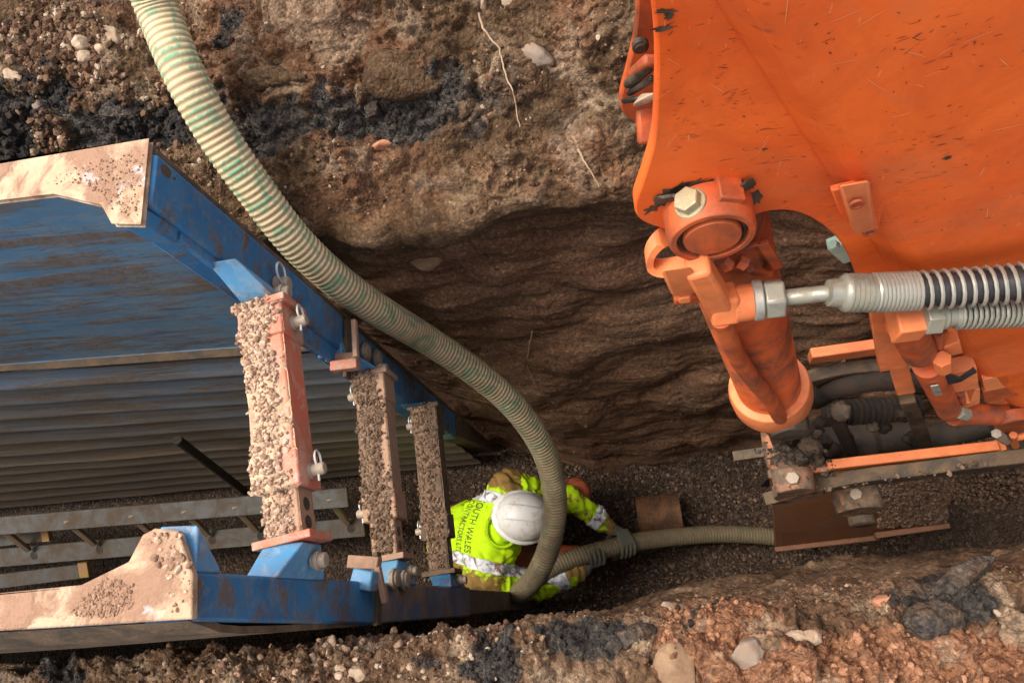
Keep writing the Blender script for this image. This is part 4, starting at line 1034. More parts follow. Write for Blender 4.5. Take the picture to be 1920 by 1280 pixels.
# ---- hydraulic hose with spring guard
def hydr_hose(label, core_pts, rc, pitch, rw, start, dens, parent, rcoil):
    h = [Vector(p) for p in core_pts]; d = dense(h, 10)
    m = MB(); m.tube(d, rc, 18); o = m.build('hydraulic_hose', MRUB, parent, label=label)
    L = [0]
    for a, b in zip(d, d[1:]): L.append(L[-1]+(b-a).length)
    tot = L[-1]; pts = []
    L = np.array(L); D = np.array([p[:] for p in d])
    s = start; ang = 0; ds = .0022
    x = None
    while s < tot:
        p = Vector([np.interp(s, L, D[:, k]) for k in range(3)]); p2 = Vector([np.interp(min(s+.01, tot), L, D[:, k]) for k in range(3)]); p1 = Vector([np.interp(max(s-.01, 0), L, D[:, k]) for k in range(3)])
        t = (p2-p1).normalized()
        if x is None: x, y, _ = frame(t)
        x = (x-t*x.dot(t)).normalized(); y = t.cross(x)
        pt = pitch*(.42 if s < start+dens else 1.)
        pts.append(p+x*(math.cos(ang)*rcoil)+y*(math.sin(ang)*rcoil))
        ang += 2*math.pi/14; s += pt/14
    m = MB(); m.tube(pts, rw, 6); m.build('spring_guard', MCOIL if dens else MZINC, o)
    return o
HO = -.135
q0, q1 = E(1412, 564, HO+.012), E(1470, 558, HO+.01)
ax = (q1-q0).normalized(); ln = (q1-q0).length
m = MB(); m.cyl(q0, q0+ax*ln*.32, .0265, n=32); m.build('coupling_ring', MSTEEL, EX, bevel=.002)
m = MB(); m.hexnut(q0+ax*ln*.34, q1, .0268); m.build('coupling_nut', MZINC, EX, bevel=.003)
q2 = E(1556, 549, HO)
m = MB(); m.tube([q1-ax*.01, q1.lerp(q2, .35), q2+ax*.01], .0105, 18); m.build('steel_tube', MZINC, EX)
q3 = E(1640, 549, HO-.004)
a2 = (q3-q2).normalized(); l2 = (q3-q2).length
prof = [(-.004, .012), (-.002, .017), (.012, .0185), (.014, .0215)]
k = .018
while k < l2-.004: prof += [(k, .0245), (k+.0035, .0245), (k+.0045, .0232), (k+.0052, .0232)]; k += .006
prof += [(l2, .0245), (l2+.001, .014)]
m = MB(); m.lathe(q2, a2, prof, 32); m.build('ferrule', MZINC, EX)
hydr_hose('black hydraulic hose wrapped in a bright steel spring', [q3-a2*.01, E(1700, 546, HO-.006), E(1780, 541, HO-.01), E(1860, 535, HO-.014), E(1930, 528, HO-.018), E(2040, 512, HO-.02), E(2200, 480, HO-.02), E(2500, 410, HO-.015), E(2900, 320, HO), E(3500, 190, HO)], .0195, .0118, .0024, .008, .052, EX, .0232)
# second hose
H2 = -.155
p0_, p1_ = E(1728, 594, H2), E(1790, 588, H2)
a3 = (p1_-p0_).normalized(); l3 = (p1_-p0_).length
m = MB(); m.hexnut(p0_, p0_+a3*l3*.5, .0245); m.lathe(p0_+a3*l3*.48, a3, [(0, .0195), (l3*.2, .0195), (l3*.22, .0165), (l3*.5, .0165), (l3*.52, .019), (l3*.62, .019)], 28); m.build('coupling_nut', MZINC, EX, bevel=.002)
hydr_hose('dull ribbed hydraulic hose under the spring wrapped one', [p1_, E(1850, 585, H2), E(1930, 582, H2), E(2060, 574, H2), E(2200, 560, H2), E(2500, 510, H2+.01), E(2900, 430, H2+.015), E(3500, 310, H2+.015)], .0165, .0068, .0026, .0, .0, EX, .0192)

# ---- pipework with clamps at the right
W = -.125
def ebar(name, a, b, w, h, off=W, off1=None, mat=MORANGEL, upv=(0, 1, 0), bev=.003, w1=None):
    m = MB(); m.bar(E(*a, off), E(*b, off if off1 is None else off1), w, h, upv, w1=w1); return m.build(name, mat, EX, bevel=bev)
def eplate(name, pts, off, th, mat=MORANGEL, bev=.002):
    m = MB(); q = [E(x, y, off) for x, y in pts]; m.prism(q, -AN*th); return m.build(name, mat, EX, bevel=bev)
def ecyl(name, a, b, r, off=W, off1=None, mat=MORANGED, bev=.001, n=24):
    m = MB(); m.cyl(E(*a, off), E(*b, off if off1 is None else off1), r, n=n); return m.build(name, mat, EX, bevel=bev)
eplate('hose_bracket', [(1630, 583), (1722, 573), (1716, 600), (1666, 600), (1716, 672), (1696, 690), (1650, 698)], -.108, .02)
eplate('hose_bracket', [(1668, 694), (1704, 686), (1718, 736), (1682, 742)], -.10, .02)
ebar('elbow_block', (1672, 604), (1728, 597), .046, .046, -.15, mat=MORANGEL)
ecyl('oil_pipe', (1696, 606), (1724, 660), .0245, -.14, -.13, MORANGED)
eplate('clamp_plate', [(1698, 664), (1760, 656), (1800, 640), (1806, 662), (1770, 672), (1706, 680)], -.135, .026)
eplate('clamp_plate', [(1726, 612), (1790, 600), (1800, 640), (1778, 650), (1776, 618), (1730, 628)], -.115, .02)
ecyl('clamp_stud', (1758, 625), (1762, 655), .007, -.13, mat=MORANGED)
ecyl('bolt', (1766, 672), (1769, 690), .0135, -.15, mat=MORANGEL, n=6)
ecyl('oil_pipe', (1738, 684), (1780, 770), .0215, -.135, -.12, MORANGED)
ebar('bare_patch', (1752, 722), (1760, 740), .012, .003, -.158, mat=MZINC, bev=.001)
eplate('clamp_plate', [(1770, 704), (1832, 690), (1836, 728), (1782, 738)], -.115, .028)
eplate('chipped_patch', [(1768, 708), (1784, 702), (1800, 708), (1826, 690), (1832, 698), (1802, 716), (1776, 722)], -.144, .0025, MRUB, .0005)
ecyl('clamp_stud', (1800, 736), (1804, 754), .007, -.11, mat=MORANGED)
eplate('clamp_plate', [(1756, 768), (1820, 756), (1828, 730), (1838, 730), (1838, 756), (1800, 770), (1760, 778)], -.11, .026)
ecyl('bolt', (1796, 772), (1812, 776), .013, -.13, mat=MZINC, n=6)
ecyl('oil_pipe', (1786, 778), (1882, 776), .022, -.105, -.10, MORANGED)
eplate('end_block', [(1852, 752), (1980, 735), (1985, 800), (1868, 812)], -.085, .04)
m = MB(); m.lathe(E(1896, 774, -.10), AN, [(0, .030), (.02, .030), (.024, .026)], 28); m.build('flange_ring', MORANGED, EX, bevel=.001)
eplate('end_block', [(1855, 852), (1888, 842), (1900, 860), (1868, 872)], -.10, .03)
ecyl('bolt', (1868, 812), (1886, 826), .011, -.11, mat=MPIN, n=6)
ecyl('clamp_stud', (1900, 815), (1904, 835), .008, -.11, mat=MORANGEL)
ecyl('clamp_stud', (1906, 820), (1960, 808), .008, -.11, mat=MORANGEL)
eplate('arm_rib', [(1842, 712), (2000, 680), (2000, 700), (1846, 735)], -.10, .02, MORANGEL)
eplate('arm_rib', [(1842, 735), (2000, 702), (2000, 722), (1846, 756)], -.10, .012, MORANGED)

# lug welded on the arm
eplate('hose_lug', [(1558, 358), (1640, 340), (1660, 380), (1648, 430), (1580, 415)], -.100, .008, MORANGE)
m = MB(); q = [(1570, 346), (1630, 336), (1648, 432), (1600, 440)]
m.hexa([E(x, y, -.10) for x, y in q], [E(x, y, -.124) for x, y in [(1572, 348), (1630, 338), (1634, 384), (1576, 394)][:2]+[(1640, 432), (1602, 438)]])
lug = m.build('hose_lug', MORANGEL, EX, bevel=.003)
for x, y in ((1606, 381), (1630, 433)):
    m = MB(); m.lathe(E(x, y, -.128 if y < 400 else -.122), AN, [(0, .0075), (.003, .0075), (.003, .0045), (.001, .0045)], 18); m.build('threaded_hole', MORANGED, lug)
# pale green valve behind the arm edge
ebar('hose_clip', (1566, 452), (1596, 480), .028, .02, .02, mat=MGREENP)
ecyl('hose_clip', (1560, 458), (1568, 462), .007, .0, mat=MGREENP)
ecyl('small_hose', (1590, 480), (1612, 520), .008, .03, mat=MRUB)
ebar('hose_clip', (1602, 515), (1616, 522), .012, .012, .02, mat=MGREENP)

# ---- linkage under the cylinder
m = MB(); m.lathe(onplane(re, .10), AN, [(-.03, .052), (.0, .054), (.05, .056), (.055, .063), (.11, .065), (.15, .063), (.155, .056), (.20, .056), (.205, .062), (.235, .062)], 36); lk = m.build('link_boss', MLINK, EX, bevel=.002)
m = MB(); m.lathe(E(1478, 800, -.07), AN, [(-.05, .040), (.0, .045), (.02, .040)], 24); m.build('link_boss', MGREASE, EX, bevel=.003)
def grease_blob(c, r, mat, seed):
    V = rock_shape(ICO3, np.random.default_rng(seed), 2, .8, .35, 1.8)*r; V = V*(1+.25*fbm(V/r, 3, 3, .6, seed))[:, None]
    me = np_mesh('grease_lump', V+np.array(c[:]), ICO3[1]); return link_mesh('grease_lump', me, mat, EX)
for k, (x, y, r, of) in enumerate([(1505, 800, .024, -.02), (1440, 800, .016, -.03), (1520, 838, .026, -.05), (1500, 858, .018, -.09), (1532, 862, .017, -.08), (1462, 790, .014, -.04), (1545, 885, .012, -.10)]):
    grease_blob(E(x, y, of), r, MGREASE if k % 2 else MMUDDY, 300+k)
for x, y, r in ():
    c = E(x, y, -.128); m = MB(); m.hull([c+Vector((random.gauss(0, r), random.gauss(0, .004), random.gauss(0, r*.5))) for _ in range(14)]); m.build('paint_remnant', MORANGEL, EX)
ebar('pin_tail', (1375, 856), (1445, 846), .03, .03, .06, mat=MMUDDY, upv=(0, 0, 1))
def link(name, a, b, w, h, off, mat, off1=None, **k): return ebar(name, a, b, w, h, off, off1, mat, (0, 0, 1), .003, **k)
link('rocker_link', (1548, 874), (1866, 838), .024, .060, -.085, MORANGEL)
link('rocker_link', (1440, 890), (1556, 876), .022, .04, -.09, MLINK)
link('rocker_link', (1518, 668), (1660, 648), .024, .055, .10, MORANGEL)
link('rocker_link', (1450, 905), (1560, 893), .03, .04, -.10, MMUDDY)
def curved_plate(name, pts, off, th, mat, hgt):
    m = MB(); q = dense([E(x, y, off) for x, y in pts], 6)
    rings = []
    for i, p in enumerate(q):
        x, y, _ = frame(q[min(i+1, len(q)-1)]-q[max(i-1, 0)], (0, 0, 1))
        rings.append([m.bm.verts.new(p+x*(a*th/2)+y*(b*hgt/2)) for a, b in ((-1, -1), (1, -1), (1, 1), (-1, 1))])
    for A, B in zip(rings, rings[1:]):
        for k in range(4): m.bm.faces.new((A[k], A[(k+1) % 4], B[(k+1) % 4], B[k]))
    m.bm.faces.new(rings[0][::-1]); m.bm.faces.new(rings[-1])
    return m.build(name, mat, EX, bevel=.003)
curved_plate('bucket_link', [(1452, 934), (1520, 915), (1600, 897), (1700, 885), (1800, 872), (1920, 858)], -.115, .034, MMUDDY, .09)
curved_plate('bucket_link', [(1520, 710), (1580, 696), (1650, 690), (1740, 684)], .08, .03, MMUDDY, .06)
hz = dense([E(1528, 748, .06), E(1570, 726, .05), E(1630, 714, .05), E(1700, 712, .05), E(1780, 716, .05)], 6)
m = MB(); m.tube(hz, .026, 16); m.build('dirty_hose', MDARK, EX)
q0 = E(1548, 776, .05); q1 = E(1715, 764, .05); a_ = (q1-q0).normalized(); l_ = (q1-q0).length; prof = []; k = 0.
while k < l_: prof += [(k, .034), (k+.006, .034), (k+.008, .028), (k+.013, .028)]; k += .015
m = MB(); m.lathe(q0, a_, prof, 20); m.build('dirty_hose', MDARK, EX)
m = MB(); m.lathe(E(1540, 835, .07), E(1640, 825, .07)-E(1540, 835, .07), [(0, .05), (.02, .06), (.14, .06), (.16, .045), (.30, .045)], 24); m.build('link_tube', MDARK, EX, bevel=.003)
m = MB(); m.lathe(E(1690, 840, .05), E(1790, 815, .05)-E(1690, 840, .05), [(0, .045), (.14, .045), (.16, .03), (.25, .03)], 24); m.build('link_tube', MDARK, EX, bevel=.003)
link('link_tube', (1545, 850), (1720, 880), .02, .05, .02, MDARK)
for k in range(26):
    grease_blob(E(rs.uniform(1530, 1720), rs.uniform(765, 862), rs.uniform(-.03, .08)), rs.uniform(.008, .026), MDARK if k % 3 else MMUDDY, 400+k)
ebar('link_tube', (1560, 770), (1600, 850), .03, .03, .0, mat=MDARK); ebar('link_tube', (1700, 745), (1740, 840), .035, .03, .02, mat=MMUDDY)
# bolted pin bosses
for (x, y, r, ln, bx, by) in ((1488, 905, .048, .05, 1488, 897), (1607, 935, .062, .06, 1597, 938)):
    c = E(x, y, -.125); m = MB(); m.lathe(c-Vector((0, 0, .0))+AN*-.03, AN, [(0, r), (.012, r*1.04), (ln, r*1.0), (ln+.006, r*.93)], 32); o = m.build('link_boss', MLINK, EX, bevel=.002)
    rd = (CAMP-c); rd = (rd-AN*rd.dot(AN)).normalized(); q = c+rd*(r*.96)+AN*.0
    m = MB(); m.hexnut(q, q+rd*.014, .017); m.build('bolt', MPIN, o, bevel=.002)
c = E(1612, 962, -.15); m = MB(); m.lathe(c, AN, [(0, .036), (.03, .036), (.034, .03)], 20); m.build('pivot_pin', MMUDDY, EX, bevel=.002)

def caked(a, b, off0, off1, n, spread, label, mat):
    q = []
    for _ in range(n):
        t = rs.uniform(0, 1); p = E(a[0]+(b[0]-a[0])*t, a[1]+(b[1]-a[1])*t, rs.uniform(off0, off1)); q.append((p[0]+rs.normal(0, spread), p[1]+rs.normal(0, spread*.5), p[2]+.028+rs.normal(0, spread*.3)))
    return scatter('mud_clump', np.array(q), .002+.007*rs.uniform(0, 1, n)**2, mat, label, 'mud', cuts=4)
caked((1470, 925), (1840, 872), -.13, -.10, 420, .008, 'wet mud crumbs caked on the long dark link above the bucket', MGRAVELB)
caked((1445, 845), (1550, 880), -.12, -.02, 260, .022, 'greasy mud crumbs around the pin under the cylinder', MDARK)
# ---- bucket
BK = []
def BP(x, y, d): return P(x, y, d=d)
front_top = [BP(1447, 890, 3.05), BP(1455, 945, 3.05)]
m = MB()
a = [BP(1440, 893, 2.95), BP(1776, 862, 2.95), BP(1782, 1000, 3.55), BP(1455, 1030, 3.55)]
# back sheet of the bucket, bending towards the lip
rows = [[(1446, 900, 2.95), (1560, 890, 2.95), (1700, 880, 2.95), (1790, 872, 2.95)],
        [(1450, 950, 3.12), (1560, 938, 3.12), (1700, 926, 3.12), (1790, 918, 3.12)],
        [(1454, 1000, 3.32), (1560, 987, 3.32), (1700, 970, 3.32), (1772, 962, 3.32)],
        [(1456, 1029, 3.46), (1560, 1017, 3.46), (1640, 1006, 3.46), (1776, 984, 3.46)]]
vt = [[BP(*q) for q in r] for r in rows]
for A, B in zip(vt, vt[1:]):
    for k in range(3):
        q = [A[k], A[k+1], B[k+1], B[k]]; m.hexa(q, [p+Vector((0, .02, -.03)) for p in q])
bmesh.ops.remove_doubles(m.bm, verts=m.bm.verts, dist=.0008)
bk = m.build('bucket', MRUST, EX)
m = MB(); m.bar(BP(1452, 1030, 3.44), BP(1645, 1008, 3.44), .022, .03, (0, 0, 1)); m.build('bucket_lip', MRUST, bk, bevel=.004)
m = MB(); m.bar(BP(1640, 1004, 3.40), BP(1779, 985, 3.40), .025, .04, (0, 0, 1)); m.build('bucket_lip', MRUST, bk, bevel=.004)
m = MB(); m.hexa([BP(1446, 900, 2.95), BP(1454, 1000, 3.32), BP(1456, 1029, 3.46), BP(1448, 900, 3.2)], [p+Vector((.03, .0, 0)) for p in (BP(1446, 900, 2.95), BP(1454, 1000, 3.32), BP(1456, 1029, 3.46), BP(1448, 900, 3.2))]); m.build('side_plate', MRUST, bk)
m = MB(); z0 = BP(1460, 860, 3.0); m.hexa([BP(1450, 880, 3.0), BP(1790, 850, 3.0), BP(1790, 800, 3.1), BP(1480, 830, 3.1)], [p-Vector((0, 0, .5)) for p in (BP(1450, 880, 3.0), BP(1790, 850, 3.0), BP(1790, 800, 3.1), BP(1480, 830, 3.1))]); m.build('bucket_back', MDARK, bk, bevel=.01)
# wet spoil smeared on the bucket sheet
q = []
rr = np.random.default_rng(21)
for _ in range(2800):
    x = rr.uniform(1648, 1774); y = rr.uniform(893, 988)-(x-1655)*.09; yy = y+(x-1700)*.09
    q.append(BP(x, y, float(np.interp(yy, [880, 926, 970, 997], [2.95, 3.12, 3.32, 3.46]))-.012)[:])
scatter('wet_spoil', np.array(q), rr.uniform(.005, .013, len(q)), plain('wet_spoil', (.10, .048, .024), .3, dirt=.5, dcol=(.28, .2, .15), sc=60, bump=.5), 'wet brown spoil sticking to the right end of the bucket', 'spoil', cuts=5, base=ICO2)
q = []
for _ in range(2600):
    x = rr.normal(1870, 42); y = 905-(x-1870)*.08+rr.normal(0, 17); q.append((E(x, y, -.10)+Vector((0, rr.normal(0, .02), 0)))[:])
scatter('mud_clump', np.array(q), rr.uniform(.0025, .0065, len(q)), plain('wet_mud', (.075, .040, .022), .8, dirt=.5, dcol=(.12, .07, .04), sc=40, bump=.6), 'clump of gritty mud hanging on the link right of the bucket', 'mud', cuts=4, base=ICO1)
# ================================================================== SUCTION HOSE
def hose_mat():
    m = NT('suction_hose'); rib = m.attr('rib'); p = m.coord()
    al = m.attr('along'); mudv = m.attr('mud')
    st = m.n('CombineXYZ'); m.set(st.inputs[0], m.math('MULTIPLY', al, 5.)); m.set(st.inputs[1], m.math('MULTIPLY', m.attr('turn'), .9))
    g = m.ramp(m.noise(st.outputs[0], 3.2, 6, .6, .4), [(.48, 0.), (.60, 1.)])
    cream = m.mix(m.noise(p, 25, 5), (.58, .42, .24), (.72, .60, .38))
    green = m.mix(m.noise(p, 40, 5), (.12, .31, .17), (.28, .44, .27))
    c = m.mix(m.math('MULTIPLY', g, m.ramp(rib, [(.0, .5), (.7, 1.)])), cream, green)
    groove = m.mix(m.noise(p, 12, 4), (.36, .20, .10), (.30, .28, .15))
    c = m.mix(m.ramp(rib, [(.25, .8), (.62, 0.)]), c, groove)
    f = m.ramp(m.math('ADD', m.math('MULTIPLY', mudv, .9), m.math('MULTIPLY', m.noise(p, 9, 7, .65), .75)), [(.55, 0.), (1.05, .85)])
    c = m.mix(f, c, m.mix(m.noise(p, 30, 4), (.065, .045, .026), (.16, .115, .068)))
    return m.out(c, .7, bump=m.bump(m.noise(p, 110, 5, .7), .3, .003), spec=.35)
MHOSE = hose_mat()
RH = .0492
HP = [(232, -140, 1.02), (262, -60, 1.12), (292, 10, 1.20), (345, 140, 1.27), (408, 255, 1.38), (480, 358, 1.50), (555, 455, 1.64), (640, 533, 1.82), (720, 588, 2.02), (800, 636, 2.27), (880, 690, 2.46), (955, 752, 2.66), (1010, 825, 2.86), (1036, 895, 3.04), (1041, 960, 3.18), (1028, 1030, 3.31), (1003, 1082, 3.42), (978, 1108, 3.52), (972, 1112, 3.60), (1000, 1086, 3.67), (1050, 1056, 3.70), (1110, 1036, 3.74), (1180, 1018, 3.82), (1250, 1008, 3.93), (1340, 1001, 4.03), (1430, 1004, 4.09), (1520, 1016, 4.11)]
hpts = dense([P(x, y, d=d) for x, y, d in HP], 24)
hp = np.array([p[:] for p in hpts])
L = np.concatenate([[0], np.cumsum(np.linalg.norm(np.diff(hp, axis=0), axis=1))])
ss = np.arange(0, L[-1], .0026)
hc = np.stack([np.interp(ss, L, hp[:, k]) for k in range(3)], -1)
for _ in range(420): hc[1:-1] = (hc[:-2]+2*hc[1:-1]+hc[2:])/4
def hose_mesh():
    n = 24; tang = np.gradient(hc, axis=0); tang /= np.linalg.norm(tang, axis=1)[:, None]
    x = np.zeros_like(hc); v = np.cross(tang[0], [0, 0, 1.]); x[0] = v/np.linalg.norm(v)
    for i in range(1, len(hc)):
        v = x[i-1]-tang[i]*(x[i-1]@tang[i]); x[i] = v/np.linalg.norm(v)
    y = np.cross(tang, x); th = np.arange(n)*2*np.pi/n
    S_, T_ = np.meshgrid(ss, th, indexing='ij')
    ph = S_/.0158-T_/(2*np.pi)                 # a helix, as on a real suction hose
    rib = .5+.5*np.cos(2*np.pi*ph)
    r = RH*np.interp(S_, [2.9, 3.8], [1., .88])*(.96+.062*rib**.7)
    V = hc[:, None]+r[..., None]*(x[:, None]*np.cos(th)[None, :, None]+y[:, None]*np.sin(th)[None, :, None])
    nr = len(hc); i = np.arange(nr-1)[:, None]*n+np.arange(n)[None]; j = np.arange(nr-1)[:, None]*n+(np.arange(n)[None]+1) % n
    Fq = np.stack([i, j, j+n, i+n], -1).reshape(-1, 4)
    me = np_mesh('suction_hose', V.reshape(-1, 3), Fq)
    set_attr(me, 'rib', rib); set_attr(me, 'along', S_); set_attr(me, 'turn', np.cos(T_))
    set_attr(me, 'mud', np.interp(S_, [0, .5, 1.0, 2., 2.6, 3.2, 4.5], [0, .02, .16, .36, .56, .86, 1.0]))
    o = link_mesh('suction_hose', me, MHOSE)
    return props(o, 'cream and green ribbed suction hose sagging over the box down to the worker', 'hose')
HOSE = hose_mesh()
c = P(803, 634, d=2.2); c = c+(CAMP-c).normalized()*.0
i0 = int(np.argmin(np.linalg.norm(hc-np.array(P(803, 634, d=2.27)[:]), axis=1))); cc = Vector(hc[i0]); vv = (CAMP-cc).normalized()
m = MB(); m.hull([cc+vv*RH*.98+(Vector((random.gauss(0, 1), random.gauss(0, 1), random.gauss(0, 1))).normalized()*.017-vv*.0)*1. for _ in range(40)])
o = m.build('mud_splat', MDARK, HOSE)

# ================================================================== LADDER, POLE, PLANK
LD = thing('ladder', 'grey muddy ladder lying along the trench behind the struts', 'ladder', (-2.2, .45, .5))
nu, nl = 3.42, 3.68
def xof(x, y, d): return P(x, y, d=d)
uL, uR = xof(0, 985, nu), xof(485, 945, nu); lL, lR = xof(0, 1045, nl), xof(684, 986, nl)
def toX(a, b, X): t = (X-a.x)/(b.x-a.x); return a+(b-a)*t
U0, U1 = toX(uL, uR, -5.4), toX(uL, uR, lR.x+.02); L0, L1 = toX(lL, lR, -5.4), lR
FN = Vector((.25, -.35, .9))
m = MB(); m.bar(U0, U1, .095, .024, FN); m.build('stile', MALU, LD, bevel=.003)
m = MB(); m.bar(L0, L1, .100, .024, FN); low = m.build('stile', MALU, LD, bevel=.003)
for x, y in ((-90, 1052), (60, 1040), (183, 1028), (300, 1016), (395, 1006), (486, 998), (575, 990), (655, 983)):
    p = xof(x, y-1, nl-.02); q = toX(lL, lR, p.x)
    fx, fy, fz = frame((L1-L0), FN); nrm_ = fy if fy.dot(FN) > 0 else -fy
    oc = q+nrm_*.0125; m = MB(); pts = []
    for k in range(14):
        a = 2*math.pi*k/14; rx = .024*(1 if math.cos(a) > 0 else .7); pts.append(oc+(L1-L0).normalized()*(math.cos(a)*rx)+fx*(math.sin(a)*.024))
    ring = [p_ for p_ in pts]; m.tube(ring+ring[:1], .003, 6); m.build('rung_end', MALU, low)
    m = MB(); m.prism(pts, nrm_*.0025); m.build('rung_hole', MDARK, low)
    r_ = toX(uL, uR, q.x-.0); m = MB(); m.bar(r_+(q-r_)*.02+Vector((0, 0, .016)), q+(r_-q).normalized()*.046+Vector((0, 0, .004)), .03, .024, FN); m.build('rung', plain('muddy_rung', (.24, .19, .13), .7, dirt=.7, sc=20, bump=.4) if x == -90 else bpy.data.materials['muddy_rung'], LD, bevel=.005)
m = MB(); a, b = xof(-10, 1090, 3.80), xof(150, 1070, 3.80); m.bar(toX(a, b, -5.4), b, .08, .024, FN); m.build('lower_stile', MALU, LD, bevel=.003)
m = MB(); a, b = xof(150, 1068, 3.80), xof(168, 1066, 3.80); m.bar(a, b, .088, .03, FN); m.build('end_cap', MYEL, LD, bevel=.004)
m = MB(); a, b = xof(-10, 1010, 3.62), xof(80, 1000, 3.62); m.bar(toX(a, b, -5.4), b, .085, .024, FN); m.build('lower_stile', MALU, LD, bevel=.003)
m = MB(); a, b = xof(80, 1000, 3.62), xof(94, 998, 3.62); m.bar(a, b, .09, .03, FN); m.build('end_cap', MYEL, LD, bevel=.004)

m = MB(); a, b = P(332, 824, Y=.775), P(498, 952, d=4.0); m.tube([a, a.lerp(b, .5)+Vector((0, 0, -.01)), b+(b-a)*.05], .021, 12)
props(m.build('steel_pole', MDARK, origin=b, bevel=.002), 'dark steel pole leaning on the ribbed panel behind the topmost strut', 'pole')
pa_, pb_ = P(1196, 968, d=4.05), P(1276, 960, d=4.05); ax_ = (pb_-pa_).normalized(); ln_ = (pb_-pa_).length; prof = []; k = 0.
while k < ln_-.03: prof += [(k, .100), (k+.005, .1025), (k+.010, .100)]; k += .0125
prof += [(ln_-.02, .101), (ln_, .101), (ln_, .093), (ln_-.05, .093)]
m = MB(); m.lathe(pa_, ax_, prof, 44)
props(m.build('pipe_stub', MPLANK, origin=pa_), 'short brown ribbed pipe stub lying on the trench floor behind the hose', 'pipe')
# pebbles on the floor near the hand
for k, (x, y, s) in enumerate([(1152, 1043, .022), (1168, 1041, .018), (1182, 1036, .016), (1197, 1030, .013)]):
    V = rock_shape(ICO3, np.random.default_rng(60+k), 6, .75); me = np_mesh('pebble', V*s, ICO3[1]); o = link_mesh('pebble', me, MSTONE_P); o.location = P(x, y, d=4.06)
    props(o, 'pale pebble in a short row under the hose by the worker\'s hand', 'pebble', 'pebbles under the hose')

# ================================================================== WORKER
def skin_mat():
    m = NT('skin'); p = m.coord(); return m.out(m.mix(m.noise(p, 30, 4), (.42, .22, .15), (.55, .30, .21)), .55)
MSKIN = skin_mat()
def vest_mat():
    m = NT('hi_vis_cloth'); p = m.coord(); md = m.attr('mud')
    y = m.mix(m.noise(p, 10, 4), (.48, .76, .006), (.58, .86, .012))
    n1 = m.math('ADD', m.math('MULTIPLY', m.noise(p, 13, 9, .72, .6), 1.5), m.math('MULTIPLY', md, .62))
    c = m.mix(m.ramp(n1, [(.86, 0.), (1.12, .98)]), y, m.mix(m.noise(p, 22, 5), (.19, .095, .035), (.32, .19, .055)))
    return m.out(c, .8, bump=m.bump(m.noise(p, 220, 3, .6), .2, .002), spec=.2)
MVEST = vest_mat()
def band_mat():
    m = NT('reflective_band'); p = m.coord()
    c = m.mix(m.ramp(m.noise(p, 24, 8, .7, .8), [(.47, 0.), (.58, 1.)]), m.mix(m.noise(p, 60, 4), (.70, .72, .76), (.86, .87, .9)), (.20, .11, .07))
    return m.out(c, .45, bump=m.bump(m.noise(p, 160, 4), .2, .002), spec=.5)
MBAND = band_mat()
MTEXT = plain('print_ink', (.02, .035, .02), .7, dirt=.1)
MTROU = plain('muddy_orange_cloth', (.48, .10, .03), .85, dirt=.7, dcol=(.17, .075, .035), sc=9, bump=.3)
MGLOVE = plain('grey_green_glove', (.10, .11, .085), .7, dirt=.6, dcol=(.11, .08, .05), sc=25, bump=.4)
MBOOT = plain('muddy_boot', (.07, .05, .035), .7, dirt=.7, bump=.5)
def helmet_mat():
    m = NT('helmet_shell'); p = m.coord()
    c = m.mix(m.ramp(m.noise(p, 16, 9, .7, .6), [(.52, 0.), (.68, .7)]), (.86, .83, .78), (.50, .34, .20))
    c = m.mix(m.ramp(m.noise(p, 42, 6, .7, 1.), [(.66, 0.), (.7, 1.)]), c, (.10, .07, .05))
    return m.out(c, .4, bump=m.bump(m.noise(p, 90, 3), .08, .003))
MHELM = helmet_mat()

def evaluated(o):
    dg = bpy.context.evaluated_depsgraph_get(); dg.update(); e = o.evaluated_get(dg)
    me = bpy.data.meshes.new_from_object(e); return me
SPH = ico(2)[0]
def blob_hull(mb, *sp):
    """hull round spheres/ellipsoids (centre, radius or (rx,ry,rz), optional Euler)"""
    pts = []
    for s in sp:
        c = Vector(s[0]); r = s[1]; r = (r, r, r) if not hasattr(r, '__len__') else r
        mt = s[2].to_matrix() if len(s) > 2 else None
        for v in SPH:
            q = Vector((v[0]*r[0], v[1]*r[1], v[2]*r[2])); pts.append(c+(mt@q if mt else q))
    mb.hull(pts)
def fuse(name, mb, voxel, smooth=10, fac=.5):
    me = bpy.data.meshes.new(name+'_raw'); mb.bm.to_mesh(me); mb.bm.free()
    o = bpy.data.objects.new(name+'_raw', me); COL.objects.link(o)
    r = o.modifiers.new('r', 'REMESH'); r.mode = 'VOXEL'; r.voxel_size = voxel; r.use_smooth_shade = True
    s = o.modifiers.new('s', 'SMOOTH'); s.iterations = smooth; s.factor = fac
    out = evaluated(o); out.name = name; bpy.data.objects.remove(o); bpy.data.meshes.remove(me)
    return out
def verts_of(me): a = np.empty(len(me.vertices)*3, np.float32); me.vertices.foreach_get('co', a); return a.reshape(-1, 3).astype(float)
def norms_of(me): a = np.empty(len(me.vertices)*3, np.float32); me.vertices.foreach_get('normal', a); return a.reshape(-1, 3).astype(float)

